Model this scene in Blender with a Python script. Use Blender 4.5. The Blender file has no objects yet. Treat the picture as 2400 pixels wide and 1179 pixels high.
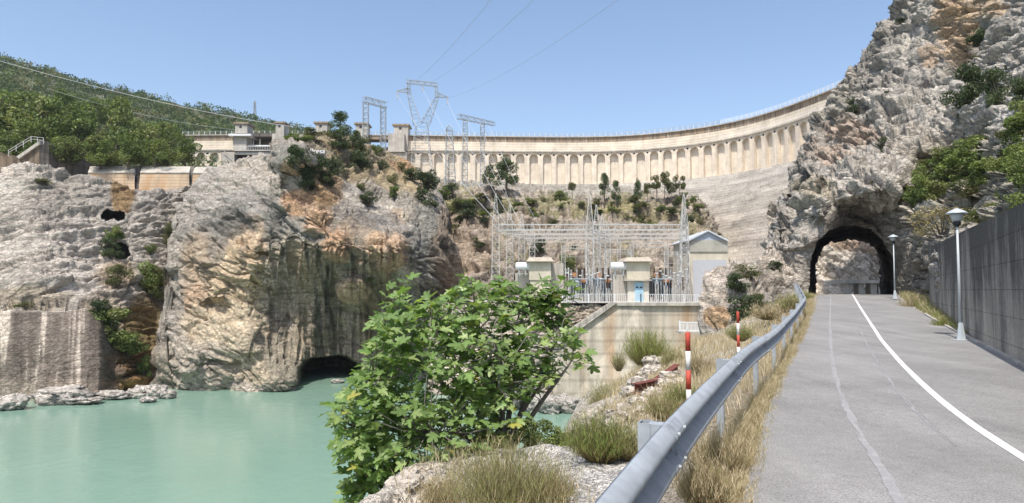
import bpy, math, random
import numpy as np
from mathutils import Vector, Matrix
R = math.radians
rng = np.random.default_rng(7)
random.seed(7)
S = bpy.context.scene
COL = S.collection

# ------------------------------------------------------------------ camera
FP, CX, CY = 1600.0, 1200.0, 589.5           # focal length and centre in photo pixels
PITCH = R(3.2)
cd = bpy.data.cameras.new('camera'); cam = bpy.data.objects.new('camera', cd); COL.objects.link(cam)
cd.sensor_width = 36; cd.lens = 24.0; cd.clip_start = 0.1; cd.clip_end = 6000
cam.location = (0, 0, 0); cam.rotation_euler = (R(90) + PITCH, 0, 0)
S.camera = cam
S.render.resolution_x = 1024; S.render.resolution_y = 503
# ------------------------------------------------------------------ light
SUN_EL, SUN_AZ = R(61), R(200)                # azimuth clockwise from +Y (view direction)
S.world = bpy.data.worlds.new('World'); S.world.use_nodes = True
wn = S.world.node_tree; bg = wn.nodes['Background']
sky = wn.nodes.new('ShaderNodeTexSky'); sky.sky_type = 'NISHITA'; sky.sun_disc = False
sky.sun_elevation = SUN_EL; sky.sun_rotation = SUN_AZ
sky.air_density = 1.0; sky.dust_density = 2.6; sky.ozone_density = 1.0; sky.altitude = 400
wn.links.new(sky.outputs[0], bg.inputs[0]); bg.inputs[1].default_value = 0.15
sl = bpy.data.lights.new('sun', 'SUN'); sl.energy = 3.3; sl.angle = R(0.5); sl.color = (1.0, 0.955, 0.88)
so = bpy.data.objects.new('sun', sl); COL.objects.link(so)
sd = Vector((math.sin(SUN_AZ) * math.cos(SUN_EL), math.cos(SUN_AZ) * math.cos(SUN_EL), math.sin(SUN_EL)))
so.rotation_euler = (-sd).to_track_quat('-Z', 'Y').to_euler()
so.location = (30, -30, 60)
S.view_settings.view_transform = 'Standard'; S.view_settings.look = 'None'
S.view_settings.exposure = 0.55; S.view_settings.gamma = 1.0
S.render.engine = 'CYCLES'

# ------------------------------------------------------------------ projection of photo pixels to places
sp_, cp_ = math.sin(PITCH), math.cos(PITCH)
HZ = CY + FP * math.tan(PITCH)
def U(px, py, Y):
    px = np.asarray(px, float); py = np.asarray(py, float)
    u = (px - CX) / FP; v = (CY - py) / FP
    yy = cp_ - v * sp_; zz = sp_ + v * cp_
    k = Y / yy
    return np.stack([u * k, yy * k, zz * k], -1)
def V3(px, py, Y): return Vector(U(px, py, Y))
def G(px, py, z):                              # pixel to horizontal plane
    d = U(px, py, 1.0); return d * (z / d[2])

# ------------------------------------------------------------------ noise (numpy)
def h3(ix, iy, iz, k=0):
    h = (ix.astype(np.int64) * 374761393 + iy.astype(np.int64) * 668265263 + iz.astype(np.int64) * 2147483647 % 1442695041 + k * 974711 + iz.astype(np.int64) * 1274126177) & 0xffffffff
    h = ((h ^ (h >> 13)) * 1274126177) & 0xffffffff
    h = ((h ^ (h >> 16)) * 2246822519) & 0xffffffff
    return ((h ^ (h >> 15)) & 0xffffff) / float(0xffffff)
def vn(P, k=0):
    f = np.floor(P); t = P - f; t = t * t * (3 - 2 * t); i = f.astype(np.int64)
    r = 0
    for a in (0, 1):
        wa = t[..., 0] if a else 1 - t[..., 0]
        for b in (0, 1):
            wb = t[..., 1] if b else 1 - t[..., 1]
            for c in (0, 1):
                wc = t[..., 2] if c else 1 - t[..., 2]
                r = r + wa * wb * wc * h3(i[..., 0] + a, i[..., 1] + b, i[..., 2] + c, k)
    return r * 2 - 1
def fbm(P, o=4, k=0, g=0.5):
    r = 0; a = 1; s = 0
    for q in range(o):
        r = r + a * vn(P * (2.03 ** q) + 17.3 * q, k + q); s += a; a *= g
    return r / s
def facet(P, k=0, tilt=0.9):                    # broken planar facets, -1..1
    f = np.floor(P).astype(np.int64); best = np.full(P.shape[:-1], 1e9); val = np.zeros(P.shape[:-1]); sec = best.copy()
    for a in (-1, 0, 1):
        for b in (-1, 0, 1):
            for c in (-1, 0, 1):
                ix, iy, iz = f[..., 0] + a, f[..., 1] + b, f[..., 2] + c
                dx = P[..., 0] - (ix + h3(ix, iy, iz, k + 1)); dy = P[..., 1] - (iy + h3(ix, iy, iz, k + 2)); dz = P[..., 2] - (iz + h3(ix, iy, iz, k + 3))
                d = dx * dx + dy * dy + dz * dz
                v = (h3(ix, iy, iz, k + 4) * 2 - 1) * 0.6 + tilt * (dx * (h3(ix, iy, iz, k + 5) * 2 - 1) + dy * (h3(ix, iy, iz, k + 6) * 2 - 1) + dz * (h3(ix, iy, iz, k + 7) * 2 - 1))
                m = d < best
                sec = np.where(m, best, np.minimum(sec, d))
                val = np.where(m, v, val); best = np.where(m, d, best)
    crack = np.clip(1 - (np.sqrt(sec) - np.sqrt(best)) / 0.12, 0, 1)
    return val - 0.35 * crack
def smooth(e0, e1, x):
    t = np.clip((x - e0) / (e1 - e0), 0, 1); return t * t * (3 - 2 * t)
def rot(P, ax, a):
    M = np.array(Matrix.Rotation(a, 3, ax)); return P @ M.T
def tps(pts):
    A = np.array(pts, float); X = A[:, :2] / 300.0; v = A[:, 2]; n = len(A)
    def ph(d2): return 0.5 * d2 * np.log(d2 + 1e-9)
    K = ph(((X[:, None] - X[None]) ** 2).sum(-1)) + 0.002 * np.eye(n)
    Q = np.c_[np.ones(n), X]; M = np.block([[K, Q], [Q.T, np.zeros((3, 3))]])
    w = np.linalg.solve(M, np.r_[v, 0, 0, 0])
    def f(x, y):
        x = np.asarray(x, float) / 300.0; y = np.asarray(y, float) / 300.0
        r = w[n] + w[n + 1] * x + w[n + 2] * y
        for i in range(n): r = r + w[i] * ph((x - X[i, 0]) ** 2 + (y - X[i, 1]) ** 2)
        return r
    return f
def pl(pts):
    a = np.array(pts, float); return lambda x: np.interp(x, a[:, 0], a[:, 1])
def inpoly(x, y, poly):
    c = np.zeros(np.shape(x), bool); n = len(poly)
    for i in range(n):
        x1, y1 = poly[i]; x2, y2 = poly[i - 1]
        if y1 == y2: continue
        c ^= ((y1 > y) != (y2 > y)) & (x < (x2 - x1) * (y - y1) / (y2 - y1) + x1)
    return c

# ------------------------------------------------------------------ materials
MATS = {}
def newmat(name):
    m = bpy.data.materials.new(name); m.use_nodes = True; t = m.node_tree
    return m, t, t.nodes, t.links, t.nodes['Principled BSDF']
def nnoise(N, L, co, scale, detail=6, rough=0.6, vec=None):
    n = N.new('ShaderNodeTexNoise'); n.inputs['Scale'].default_value = scale; n.inputs['Detail'].default_value = detail; n.inputs['Roughness'].default_value = rough
    if vec:
        mp = N.new('ShaderNodeMapping'); mp.inputs['Scale'].default_value = vec; L.new(co, mp.inputs['Vector']); co = mp.outputs[0]
    L.new(co, n.inputs['Vector']); return n.outputs['Fac']
def ramp(N, L, fac, stops):
    r = N.new('ShaderNodeValToRGB'); e = r.color_ramp.elements
    while len(e) < len(stops): e.new(0.5)
    for i, (p, c) in enumerate(stops):
        e[i].position = p; e[i].color = (*c, 1) if len(c) == 3 else c
    L.new(fac, r.inputs[0]); return r.outputs[0]
def mix(N, L, typ, fac, a, b):
    m = N.new('ShaderNodeMix'); m.data_type = 'RGBA'; m.blend_type = typ
    for s, v in ((0, fac), (6, a), (7, b)):
        if isinstance(v, (int, float)): m.inputs[s].default_value = v
        elif isinstance(v, tuple): m.inputs[s].default_value = (*v, 1)
        else: L.new(v, m.inputs[s])
    return m.outputs[2]
def obco(N): return N.new('ShaderNodeNewGeometry').outputs['Position']
def bump(N, L, h, dist, strength=1.0):
    b = N.new('ShaderNodeBump'); b.inputs['Distance'].default_value = dist; b.inputs['Strength'].default_value = strength; L.new(h, b.inputs['Height']); return b.outputs[0]
def g3(v): return (v, v, v)
def rock_mat(name, sc=1.0, bd=0.25, vary=0.35, strat=None):
    m, t, N, L, P = newmat(name)
    a = N.new('ShaderNodeVertexColor'); a.layer_name = 'Col'; co = obco(N)
    n1 = nnoise(N, L, co, 0.35 * sc, 10, 0.68)
    c = mix(N, L, 'MULTIPLY', 1.0, a.outputs[0], ramp(N, L, n1, [(0.3, g3(1 - vary)), (0.5, g3(1.0)), (0.7, g3(1 + vary * 0.7))]))
    n2 = nnoise(N, L, co, 2.6 * sc, 8, 0.7)
    c = mix(N, L, 'MULTIPLY', 1.0, c, ramp(N, L, n2, [(0.28, g3(0.68)), (0.46, g3(1.0)), (0.7, g3(1.15))]))
    vw = nnoise(N, L, co, 0.9 * sc, 4, 0.6); va = N.new('ShaderNodeVectorMath'); va.operation = 'MULTIPLY_ADD'; L.new(vw, va.inputs[0]); va.inputs[1].default_value = (1.6, 1.6, 1.6); L.new(co, va.inputs[2])
    vm = N.new('ShaderNodeMapping'); vm.inputs['Rotation'].default_value = strat or (0, 0, 0); vm.inputs['Scale'].default_value = (0.6, 0.6, 1.5); L.new(va.outputs[0], vm.inputs['Vector'])
    vo = N.new('ShaderNodeTexVoronoi'); vo.feature = 'DISTANCE_TO_EDGE'; vo.inputs['Scale'].default_value = 0.75 * sc; L.new(vm.outputs[0], vo.inputs['Vector'])
    vo2 = N.new('ShaderNodeTexVoronoi'); vo2.feature = 'DISTANCE_TO_EDGE'; vo2.inputs['Scale'].default_value = 2.3 * sc; L.new(vm.outputs[0], vo2.inputs['Vector'])
    v1 = ramp(N, L, vo.outputs['Distance'], [(0.0, g3(0.45)), (0.05, g3(1.0))]); v2 = ramp(N, L, vo2.outputs['Distance'], [(0.0, g3(0.5)), (0.10, g3(1.0))])
    gap = ramp(N, L, n1, [(0.42, g3(0)), (0.56, g3(0.8))])
    c = mix(N, L, 'MULTIPLY', gap, c, v1); c = mix(N, L, 'MULTIPLY', 0.55, c, v2)
    if strat:
        mp = N.new('ShaderNodeMapping'); mp.inputs['Rotation'].default_value = strat; mp.inputs['Scale'].default_value = (0.25, 0.25, 2.2); L.new(co, mp.inputs['Vector'])
        n3 = nnoise(N, L, mp.outputs[0], 1.0 * sc, 6, 0.65)
        c = mix(N, L, 'MULTIPLY', 1.0, c, ramp(N, L, n3, [(0.38, g3(0.72)), (0.48, g3(1.0)), (0.7, g3(1.1))]))
        hh = mix(N, L, 'ADD', 1.0, n3, n2)
    else: hh = n2
    hh = mix(N, L, 'ADD', 1.0, hh, mix(N, L, 'MULTIPLY', 1.0, v1, v2))
    L.new(c, P.inputs['Base Color']); P.inputs['Roughness'].default_value = 0.92; P.inputs['Specular IOR Level'].default_value = 0.15
    L.new(bump(N, L, hh, bd), P.inputs['Normal'])
    return m
def conc_mat(name, base, dark=0.5, streak=0.6, sc=1.0, courses=0.0, bd=0.02, orange=0.0, rough=0.85, panel=None):
    m, t, N, L, P = newmat(name); co = obco(N)
    n = nnoise(N, L, co, 0.5 * sc, 8, 0.65)
    c = mix(N, L, 'MULTIPLY', 1.0, base, ramp(N, L, n, [(0.3, g3(0.78)), (0.7, g3(1.15))]))
    st = nnoise(N, L, co, 1.0 * sc, 6, 0.6, (1.6, 1.6, 0.09))
    c = mix(N, L, 'MULTIPLY', streak, c, ramp(N, L, st, [(0.36, g3(dark)), (0.55, g3(1.0)), (0.75, g3(1.12))]))
    if orange:
        s2 = nnoise(N, L, co, 0.45 * sc, 5, 0.55, (1.2, 1.2, 0.12))
        c = mix(N, L, 'MIX', ramp(N, L, s2, [(0.5, g3(0)), (0.68, g3(orange))]), c, (0.42, 0.24, 0.11))
    if courses:
        w = N.new('ShaderNodeTexWave'); w.wave_type = 'BANDS'; w.bands_direction = 'Z'; w.inputs['Scale'].default_value = courses; w.inputs['Distortion'].default_value = 0.6; w.inputs['Detail'].default_value = 3; L.new(co, w.inputs['Vector'])
        c = mix(N, L, 'MULTIPLY', 0.5, c, ramp(N, L, w.outputs['Fac'], [(0.0, g3(0.55)), (0.25, g3(1.0))]))
    n2 = nnoise(N, L, co, 9 * sc, 5, 0.6)
    c = mix(N, L, 'MULTIPLY', 1.0, c, ramp(N, L, n2, [(0.3, g3(0.85)), (0.7, g3(1.1))]))
    L.new(c, P.inputs['Base Color']); P.inputs['Roughness'].default_value = rough; P.inputs['Specular IOR Level'].default_value = 0.2
    L.new(bump(N, L, n2, bd), P.inputs['Normal'])
    return m
def plain(name, col, rough=0.6, metal=0.0, vary=0.2, sc=3.0, spec=0.4):
    m, t, N, L, P = newmat(name); co = obco(N)
    n = nnoise(N, L, co, sc, 6, 0.65)
    c = mix(N, L, 'MULTIPLY', 1.0, col, ramp(N, L, n, [(0.3, g3(1 - vary)), (0.7, g3(1 + vary * 0.6))]))
    L.new(c, P.inputs['Base Color']); P.inputs['Roughness'].default_value = rough; P.inputs['Metallic'].default_value = metal; P.inputs['Specular IOR Level'].default_value = spec
    return m
def leaf_mat(name, trans=0.3, rough=0.55, spec=0.3):
    m, t, N, L, P = newmat(name)
    a = N.new('ShaderNodeVertexColor'); a.layer_name = 'Col'
    L.new(a.outputs[0], P.inputs['Base Color']); P.inputs['Roughness'].default_value = rough; P.inputs['Specular IOR Level'].default_value = spec
    tr = N.new('ShaderNodeBsdfTranslucent'); c = mix(N, L, 'MULTIPLY', 1.0, a.outputs[0], (1.25, 1.35, 0.6)); L.new(c, tr.inputs[0])
    ms = N.new('ShaderNodeMixShader'); ms.inputs[0].default_value = trans
    L.new(P.outputs[0], ms.inputs[1]); L.new(tr.outputs[0], ms.inputs[2]); L.new(ms.outputs[0], N['Material Output'].inputs[0])
    return m
M_rock = rock_mat('limestone', 1.0, 0.11, 0.3, (R(25), R(20), 0))
M_rockL = rock_mat('streaked_limestone', 1.1, 0.14, 0.22, (R(10), R(-28), 0))
M_soil = rock_mat('bank_soil', 3.0, 0.05, 0.25)
M_leaf = leaf_mat('leaf'); M_fig = leaf_mat('fig_leaf', 0.38, 0.42, 0.45); M_grass = leaf_mat('dry_grass', 0.25, 0.8, 0.1)
M_bark = plain('bark', (0.13, 0.11, 0.09), 0.9, 0, 0.4, 12)
M_galv = plain('galvanised_steel', (0.37, 0.40, 0.425), 0.66, 0.15, 0.22, 7)
M_galv2 = plain('galvanised_splice', (0.36, 0.385, 0.41), 0.6, 0.2, 0.3, 14)
M_lat = plain('lattice_steel', (0.36, 0.39, 0.40), 0.6, 0.1, 0.15, 2)
M_latw = plain('pale_lattice_steel', (0.52, 0.51, 0.48), 0.6, 0.0, 0.15, 2)
M_white = plain('white_paint', (0.75, 0.75, 0.74), 0.55, 0, 0.1, 5)
M_red = plain('red_paint', (0.5, 0.075, 0.045), 0.6, 0, 0.25, 25)
M_rust = plain('rusty_steel', (0.17, 0.05, 0.035), 0.8, 0, 0.5, 15)
M_dark = plain('dark_metal', (0.03, 0.03, 0.035), 0.6, 0.2)
M_black = plain('black_opening', (0.012, 0.012, 0.012), 0.9)
M_dam = conc_mat('dam_concrete', (0.78, 0.68, 0.54), 0.85, 0.6, 0.6, 0.42, 0.03)
M_damt = conc_mat('weathered_dam_concrete', (0.37, 0.29, 0.21), 0.5, 1.0, 1.2, 0, 0.03, 0.35)
M_conc = conc_mat('pale_concrete', (0.50, 0.46, 0.40), 0.6, 0.6, 1.0, 0, 0.02)
M_apron = conc_mat('stepped_concrete', (0.52, 0.46, 0.38), 0.75, 0.4, 0.8, 0, 0.03)
M_wallr = conc_mat('black_stained_concrete', (0.25, 0.245, 0.23), 0.3, 0.75, 0.5, 0.5, 0.05)
M_ret = conc_mat('stained_retaining_wall', (0.54, 0.48, 0.39), 0.6, 0.8, 0.8, 0.22, 0.02, 0.6)
M_pink = conc_mat('orange_stained_masonry', (0.50, 0.38, 0.26), 0.6, 0.6, 0.8, 0.6, 0.03, 0.7)
M_stucco = conc_mat('cream_stucco', (0.62, 0.56, 0.44), 0.8, 0.4, 1.0, 0, 0.005)
M_grey = conc_mat('grey_wing_wall', (0.17, 0.15, 0.13), 0.35, 1.0, 0.9, 0.3, 0.03)

# ------------------------------------------------------------------ mesh helpers
def mesh_obj(name, V, F, mat, parent=None, col=None, smooth_=False):
    me = bpy.data.meshes.new(name)
    V = np.asarray(V, dtype=np.float32).reshape(-1, 3)
    if isinstance(F, np.ndarray):
        k = F.shape[1]; me.vertices.add(len(V)); me.vertices.foreach_set('co', V.ravel())
        me.loops.add(F.size); me.loops.foreach_set('vertex_index', F.astype(np.int32).ravel())
        me.polygons.add(len(F)); me.polygons.foreach_set('loop_start', np.arange(0, F.size, k, dtype=np.int32))
        me.update(calc_edges=True)
    else:
        me.from_pydata([tuple(map(float, v)) for v in V], [], F)
    if col is not None:
        c = np.ones((len(V), 4), np.float32); c[:, :3] = np.clip(col, 0, 2)
        at = me.color_attributes.new('Col', 'FLOAT_COLOR', 'POINT'); at.data.foreach_set('color', c.ravel())
    if smooth_: me.polygons.foreach_set('use_smooth', np.ones(len(me.polygons), bool))
    me.validate(); me.update()
    me.materials.append(mat)
    o = bpy.data.objects.new(name, me); COL.objects.link(o)
    if parent: o.parent = parent
    return o
def tag(o, label, cat, group=None, kind=None):
    o['label'] = label; o['category'] = cat
    if group: o['group'] = group
    if kind: o['kind'] = kind
    return o
def thing(name, label, cat, loc=(0, 0, 0), group=None, kind=None):
    o = bpy.data.objects.new(name, None); COL.objects.link(o); o.location = loc; o.empty_display_size = 0.3
    return tag(o, label, cat, group, kind)
class MB:
    def __init__(s): s.v = []; s.f = []
    def add(s, vs, fs):
        b = len(s.v); s.v += [tuple(v) for v in vs]; s.f += [tuple(i + b for i in f) for f in fs]
    def box(s, c, d, rz=0):
        cx, cy, cz = c; hx, hy, hz = d[0] / 2, d[1] / 2, d[2] / 2; ca, sa = math.cos(rz), math.sin(rz)
        vs = [(cx + x * hx * ca - y * hy * sa, cy + x * hx * sa + y * hy * ca, cz + z * hz) for x, y, z in ((-1, -1, -1), (1, -1, -1), (1, 1, -1), (-1, 1, -1), (-1, -1, 1), (1, -1, 1), (1, 1, 1), (-1, 1, 1))]
        s.add(vs, [(0, 3, 2, 1), (4, 5, 6, 7), (0, 1, 5, 4), (1, 2, 6, 5), (2, 3, 7, 6), (3, 0, 4, 7)])
    def bar(s, a, b, w, w2=None, n=4):
        a = Vector(a); b = Vector(b); d = b - a
        if d.length < 1e-5: return
        d.normalize(); u = d.orthogonal().normalized(); v = d.cross(u); w2 = w if w2 is None else w2
        vs = []
        for p, ww in ((a, w), (b, w2)):
            for k in range(n):
                t = 2 * math.pi * k / n; vs.append(p + (u * math.cos(t) + v * math.sin(t)) * ww / 2)
        s.add(vs, [(k, (k + 1) % n, n + (k + 1) % n, n + k) for k in range(n)] + [tuple(range(n))[::-1], tuple(range(n, 2 * n))])
    def path(s, pts, ws, n=6):
        pts = [Vector(p) for p in pts]; vs = []; 
        for i, p in enumerate(pts):
            d = (pts[min(i + 1, len(pts) - 1)] - pts[max(i - 1, 0)]).normalized()
            ref = Vector((0.13, 0.31, 0.94)) if abs(d.z) < 0.9 else Vector((1, 0, 0))
            u = d.cross(ref).normalized(); v = d.cross(u); w = ws[i] if hasattr(ws, '__len__') else ws
            for k in range(n):
                t = 2 * math.pi * k / n; vs.append(p + (u * math.cos(t) + v * math.sin(t)) * w)
        fs = [(i * n + k, i * n + (k + 1) % n, (i + 1) * n + (k + 1) % n, (i + 1) * n + k) for i in range(len(pts) - 1) for k in range(n)]
        s.add(vs, fs + [tuple(range(n))[::-1], tuple(range(len(vs) - n, len(vs)))])
    def lathe(s, c, prof, n=20):
        vs = []; 
        for r, z in prof:
            for k in range(n):
                t = 2 * math.pi * k / n; vs.append((c[0] + r * math.cos(t), c[1] + r * math.sin(t), c[2] + z))
        fs = [(i * n + k, i * n + (k + 1) % n, (i + 1) * n + (k + 1) % n, (i + 1) * n + k) for i in range(len(prof) - 1) for k in range(n)]
        s.add(vs, fs + [tuple(range(n))[::-1], tuple(range(len(vs) - n, len(vs)))])
    def prism(s, quad, thick):                 # planar polygon (3D points) given thickness along vector
        t = Vector(thick); q = [Vector(p) for p in quad]; n = len(q)
        s.add(q + [p + t for p in q], [tuple(range(n))[::-1], tuple(range(n, 2 * n))] + [(i, (i + 1) % n, n + (i + 1) % n, n + i) for i in range(n)])
    def lattice(s, a, b, w, n=None, bw=0.08, w2=None, diag=True):   # four chords, square panels and diagonals
        a = Vector(a); b = Vector(b); d = (b - a); L = d.length; d.normalize(); w2 = w if w2 is None else w2
        u = Vector((1, 0, 0)) if abs(d.x) < 0.7 else Vector((0, 1, 0)); v = d.cross(u).normalized(); u = v.cross(d).normalized()
        n = n or max(2, int(L / (1.1 * w)))
        R_ = []
        for i in range(n + 1):
            t = i / n; ww = (w + (w2 - w) * t) / 2; p = a + d * L * t
            R_.append([p + u * x * ww + v * y * ww for x, y in ((-1, -1), (1, -1), (1, 1), (-1, 1))])
        for k in range(4): s.bar(R_[0][k], R_[-1][k], bw * 1.3)
        for i in range(n):
            for k in range(4):
                s.bar(R_[i][k], R_[i][(k + 1) % 4], bw * 0.8, n=3)
                if not diag: continue
                s.bar(R_[i][k], R_[i + 1][(k + 1) % 4], bw * 0.7, n=3) if (i + k) % 2 else s.bar(R_[i][(k + 1) % 4], R_[i + 1][k], bw * 0.7, n=3)
    def build(s, name, mat, parent=None, sm=False):
        o = mesh_obj(name, np.array(s.v), s.f, mat, parent)
        if sm: o.data.polygons.foreach_set('use_smooth', np.ones(len(o.data.polygons), bool))
        return o

# ------------------------------------------------------------------ relief sheets for rock
GREY = (0.40, 0.375, 0.34); LIGHT = (0.50, 0.465, 0.42); CREAM = (0.56, 0.48, 0.38); ORANGE = (0.53, 0.36, 0.24); DKG = (0.13, 0.13, 0.125)
OLIVE = (0.27, 0.25, 0.18); BROWN = (0.25, 0.17, 0.10); PALEG = (0.50, 0.43, 0.34); SOIL = (0.36, 0.28, 0.17); RUSTY = (0.36, 0.24, 0.13)
def blobs(px, py, base, bl, P, warp=18):
    wx = px + warp * fbm(P * 0.22, 4, 31); wy = py + warp * fbm(P * 0.22, 4, 77)
    c = np.empty(px.shape + (3,)); c[:] = base
    c = c * (1 + 0.55 * fbm(P * 0.13, 4, 88))[..., None]; bw_ = (smooth(.05, .4, fbm(P * 0.22 + 5, 3, 89)) * .5)[..., None]; c = c * (1 - bw_) + np.array((0.30, 0.28, 0.26)) * bw_
    for (x, y, rx, ry, rgb, s) in bl:
        d = ((wx - x) / rx) ** 2 + ((wy - y) / ry) ** 2
        w = s * smooth(1.35, 0.55, d)
        c = c * (1 - w[..., None]) + np.array(rgb) * w[..., None]
    return c
def blur(a, k):
    for _ in range(k):
        b = np.pad(a, ((1, 1), (1, 1), (0, 0)), mode='edge')
        a = (b[1:-1, 1:-1] * 2 + b[:-2, 1:-1] + b[2:, 1:-1] + b[1:-1, :-2] + b[1:-1, 2:]) / 6
    return a
class Sheet: pass
def sheet(name, x0, x1, dx, top, bot, dy, ctrl, mat, disp, colf, back=(20, 0.0, 30), hole=None, label='', cat='cliff', kind='structure', extra=None, parent=None, smo=False):
    D = tps(ctrl); nx = int((x1 - x0) / dx) + 1
    xs = np.linspace(x0, x1, nx); tp = top(xs); bt = bot(xs)
    ny = int(np.max(bt - tp) / dy) + 1
    t = np.linspace(0, 1, ny)[:, None]
    px = np.broadcast_to(xs, (ny, nx)); py = bt + (tp - bt) * t
    dd = D(px, py)
    if extra is not None: dd = dd + extra(px, py)
    P = U(px, py, dd)
    bl, bs, nb = back
    blv = bl(xs)[None, :, None] if callable(bl) else bl
    if nb:
        k = (np.linspace(0, 1, nb + 1)[1:] ** 1.5)[:, None, None] * blv
        last = P[-1][None]; dirn = last / last[..., 1:2]
        bsl = np.full(nx, abs(bs)) if bs < 0 else np.minimum(bs, np.maximum((HZ - tp) / FP * 0.9 - 0.02, -0.1))
        B = last + k * np.concatenate([dirn[..., :1], np.ones_like(dirn[..., :1]), np.zeros_like(dirn[..., :1]) + bsl[None, :, None]], -1)
        P = np.concatenate([P, B], 0); px = np.concatenate([px, np.broadcast_to(xs, (nb, nx))]); py = np.concatenate([py, np.broadcast_to(tp, (nb, nx))])
    gx = np.gradient(P, axis=1); gy = np.gradient(P, axis=0); Nn = np.cross(gx, gy); Nn /= np.linalg.norm(Nn, axis=-1, keepdims=True) + 1e-9
    Nn = blur(Nn, 12); Nn /= np.linalg.norm(Nn, axis=-1, keepdims=True) + 1e-9
    d = disp(P, px, py); Pd = P + Nn * d[..., None]
    C = colf(P, px, py, d)
    ny, nx = P.shape[:2]; idx = np.arange(ny * nx).reshape(ny, nx)
    F = np.stack([idx[:-1, :-1], idx[:-1, 1:], idx[1:, 1:], idx[1:, :-1]], -1)
    if hole is not None:
        cxm = (px[:-1, :-1] + px[1:, 1:]) / 2; cym = (py[:-1, :-1] + py[1:, 1:]) / 2
        F = F[~inpoly(cxm, cym, hole)]
    F = F.reshape(-1, 4)
    o = mesh_obj(name, Pd.reshape(-1, 3), F, mat, parent, C.reshape(-1, 3), smo)
    if parent is None: tag(o, label, cat, None, kind)
    s = Sheet(); s.o = o; s.P = Pd; s.px = px; s.py = py; s.N = Nn
    def at(x, y):
        w = (px - x) ** 2 + (py - y) ** 2; i = np.unravel_index(np.argmin(w), w.shape); return Vector(Pd[i])
    s.at = at
    return s

# ================================================================== ROAD PROFILE
ZT = np.array([(-40, -1.9), (-12, -1.68), (0, -1.6), (8, -1.58), (14, -1.57), (20.6, -1.5), (27, -1.27), (34, -.97), (42.7, -.57), (48, -.36), (52, -.33), (58, -.48), (75, -1.3), (130, -5)])
def zr(Y): return np.interp(Y, ZT[:, 0], ZT[:, 1])
def on_profile(px, py, dz=0.0):                # place on the road surface (or dz above it) seen at a pixel
    lo, hi = 1.5, 51.0
    f = lambda Y: float(U(px, py, Y)[2]) - (float(zr(Y)) + dz)
    if dz == 0 or py > HZ:
        for _ in range(50):
            m = (lo + hi) / 2
            if f(m) < 0: hi = m
            else: lo = m
        Y = (lo + hi) / 2
    else: Y = 50.5
    return U(px, py, Y)
def plan(pix, dz=0.0, ext=None):
    p = np.array([on_profile(x, y, dz)[:2] for x, y in pix][::-1]); o = np.argsort(p[:, 1]); p = p[o]
    s = (p[1] - p[0]) / (p[1][1] - p[0][1]); a = p[0] + s * (-20 - p[0][1]) * np.array([1, 1])
    pts = [a] + list(p)
    if ext: pts += [np.array(e, float) for e in ext]
    return np.array(pts)
RL = plan([(1730, 1179), (1768, 1060), (1800, 960), (1832, 870), (1872, 800), (1900, 740), (1914, 700), (1916, 690)], 0, [(25.6, 58), (31.5, 70), (41, 90), (60, 130)])
RM = plan([(2450, 1112), (2400, 1085), (2300, 1018), (2200, 938), (2100, 838), (2040, 757), (2008, 707), (1997, 690)], 0, [(28, 58), (33.7, 70), (44, 90), (64, 130)])
RF = plan([(2110, 1179), (2060, 1090), (2010, 1010), (1970, 930), (1950, 850), (1945, 760), (1947, 690)])
RR = plan([(2480, 905), (2400, 862), (2290, 803), (2180, 746), (2120, 708), (2098, 690)], 0, [(32, 58), (37.5, 70), (48, 90), (70, 130)])
RR[0] = (3.2, -20)
RG = plan([(1396, 1179), (1533, 1015), (1604, 942), (1688, 864), (1743, 814), (1807, 777), (1853, 736), (1886, 697)], 0.8, [(21.6, 52), (22.3, 54)])
def xi(T): return lambda Y: np.interp(Y, T[:, 1], T[:, 0])
def sm_(T, n=160):
    Y = np.linspace(-18, T[-1, 1], n); X = np.interp(Y, T[:, 1], T[:, 0])
    for _ in range(6): X[1:-1] = (X[:-2] + X[1:-1] * 2 + X[2:]) / 4
    return np.c_[X, Y]
RL, RM, RR, RF, RG = [sm_(t) for t in (RL, RM, RR, RF, RG)]
XL, XM, XR, XF, XG = map(xi, (RL, RM, RR, RF, RG))

# ================================================================== GROUND AND BANK
EDGE = np.array([(-20, -10, -2.6), (0, -4, -2.5), (7.0, -1.5, -2.35), (8.9, -1.0, -2.4), (10.5, 0, -2.6), (12.4, 0.95, -2.85), (15, 1.6, -3.2), (18.3, 2.1, -3.6), (28.7, 3.7, -4.4), (36, 6.3, -4.7), (45, 11.6, -4.6), (60, 19, -4.6), (90, 31, -4.6)])
def ground_z(X, Y):
    xe = np.interp(Y, EDGE[:, 0], EDGE[:, 1]); ze = np.interp(Y, EDGE[:, 0], EDGE[:, 2]); xg = XG(Y) + 0.9; z0 = zr(Y)
    P = np.stack([X, Y, X * 0], -1)
    xe = xe + 0.9 * vn(P * 0.45, 5) * np.clip(Y / 14, 0.3, 1.6) * 0.6
    t = np.clip((xg - X) / (xg - xe), 0, 1)
    z = z0 - 0.02 - (z0 - 0.02 - ze) * (0.25 * t + 0.75 * t ** 1.7)
    over = np.clip(xe - X, 0, 30)
    z = z - np.minimum(over * 1.9, 14) 
    rough = smooth(0.0, 0.5, np.clip(xg - X - 0.9, 0, 9))
    z = z + rough * (0.16 * fbm(P * 0.8, 4, 9) + 0.25 * np.maximum(facet(P * 0.55, 12), -0.2) * smooth(0.4, 1.0, t) + 0.04 * fbm(P * 5, 3, 3))
    z = z + np.where(X > XR(Y) + 0.05, 0.04 * fbm(P * 2.5, 3, 4) + 0.03, 0)
    return np.where((X > XL(Y) - .1) & (X < XR(Y) + .1), z0 - 0.025, z)
Yg = np.r_[np.linspace(-15, 2, 12), np.geomspace(2.2, 100, 330)]
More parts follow.
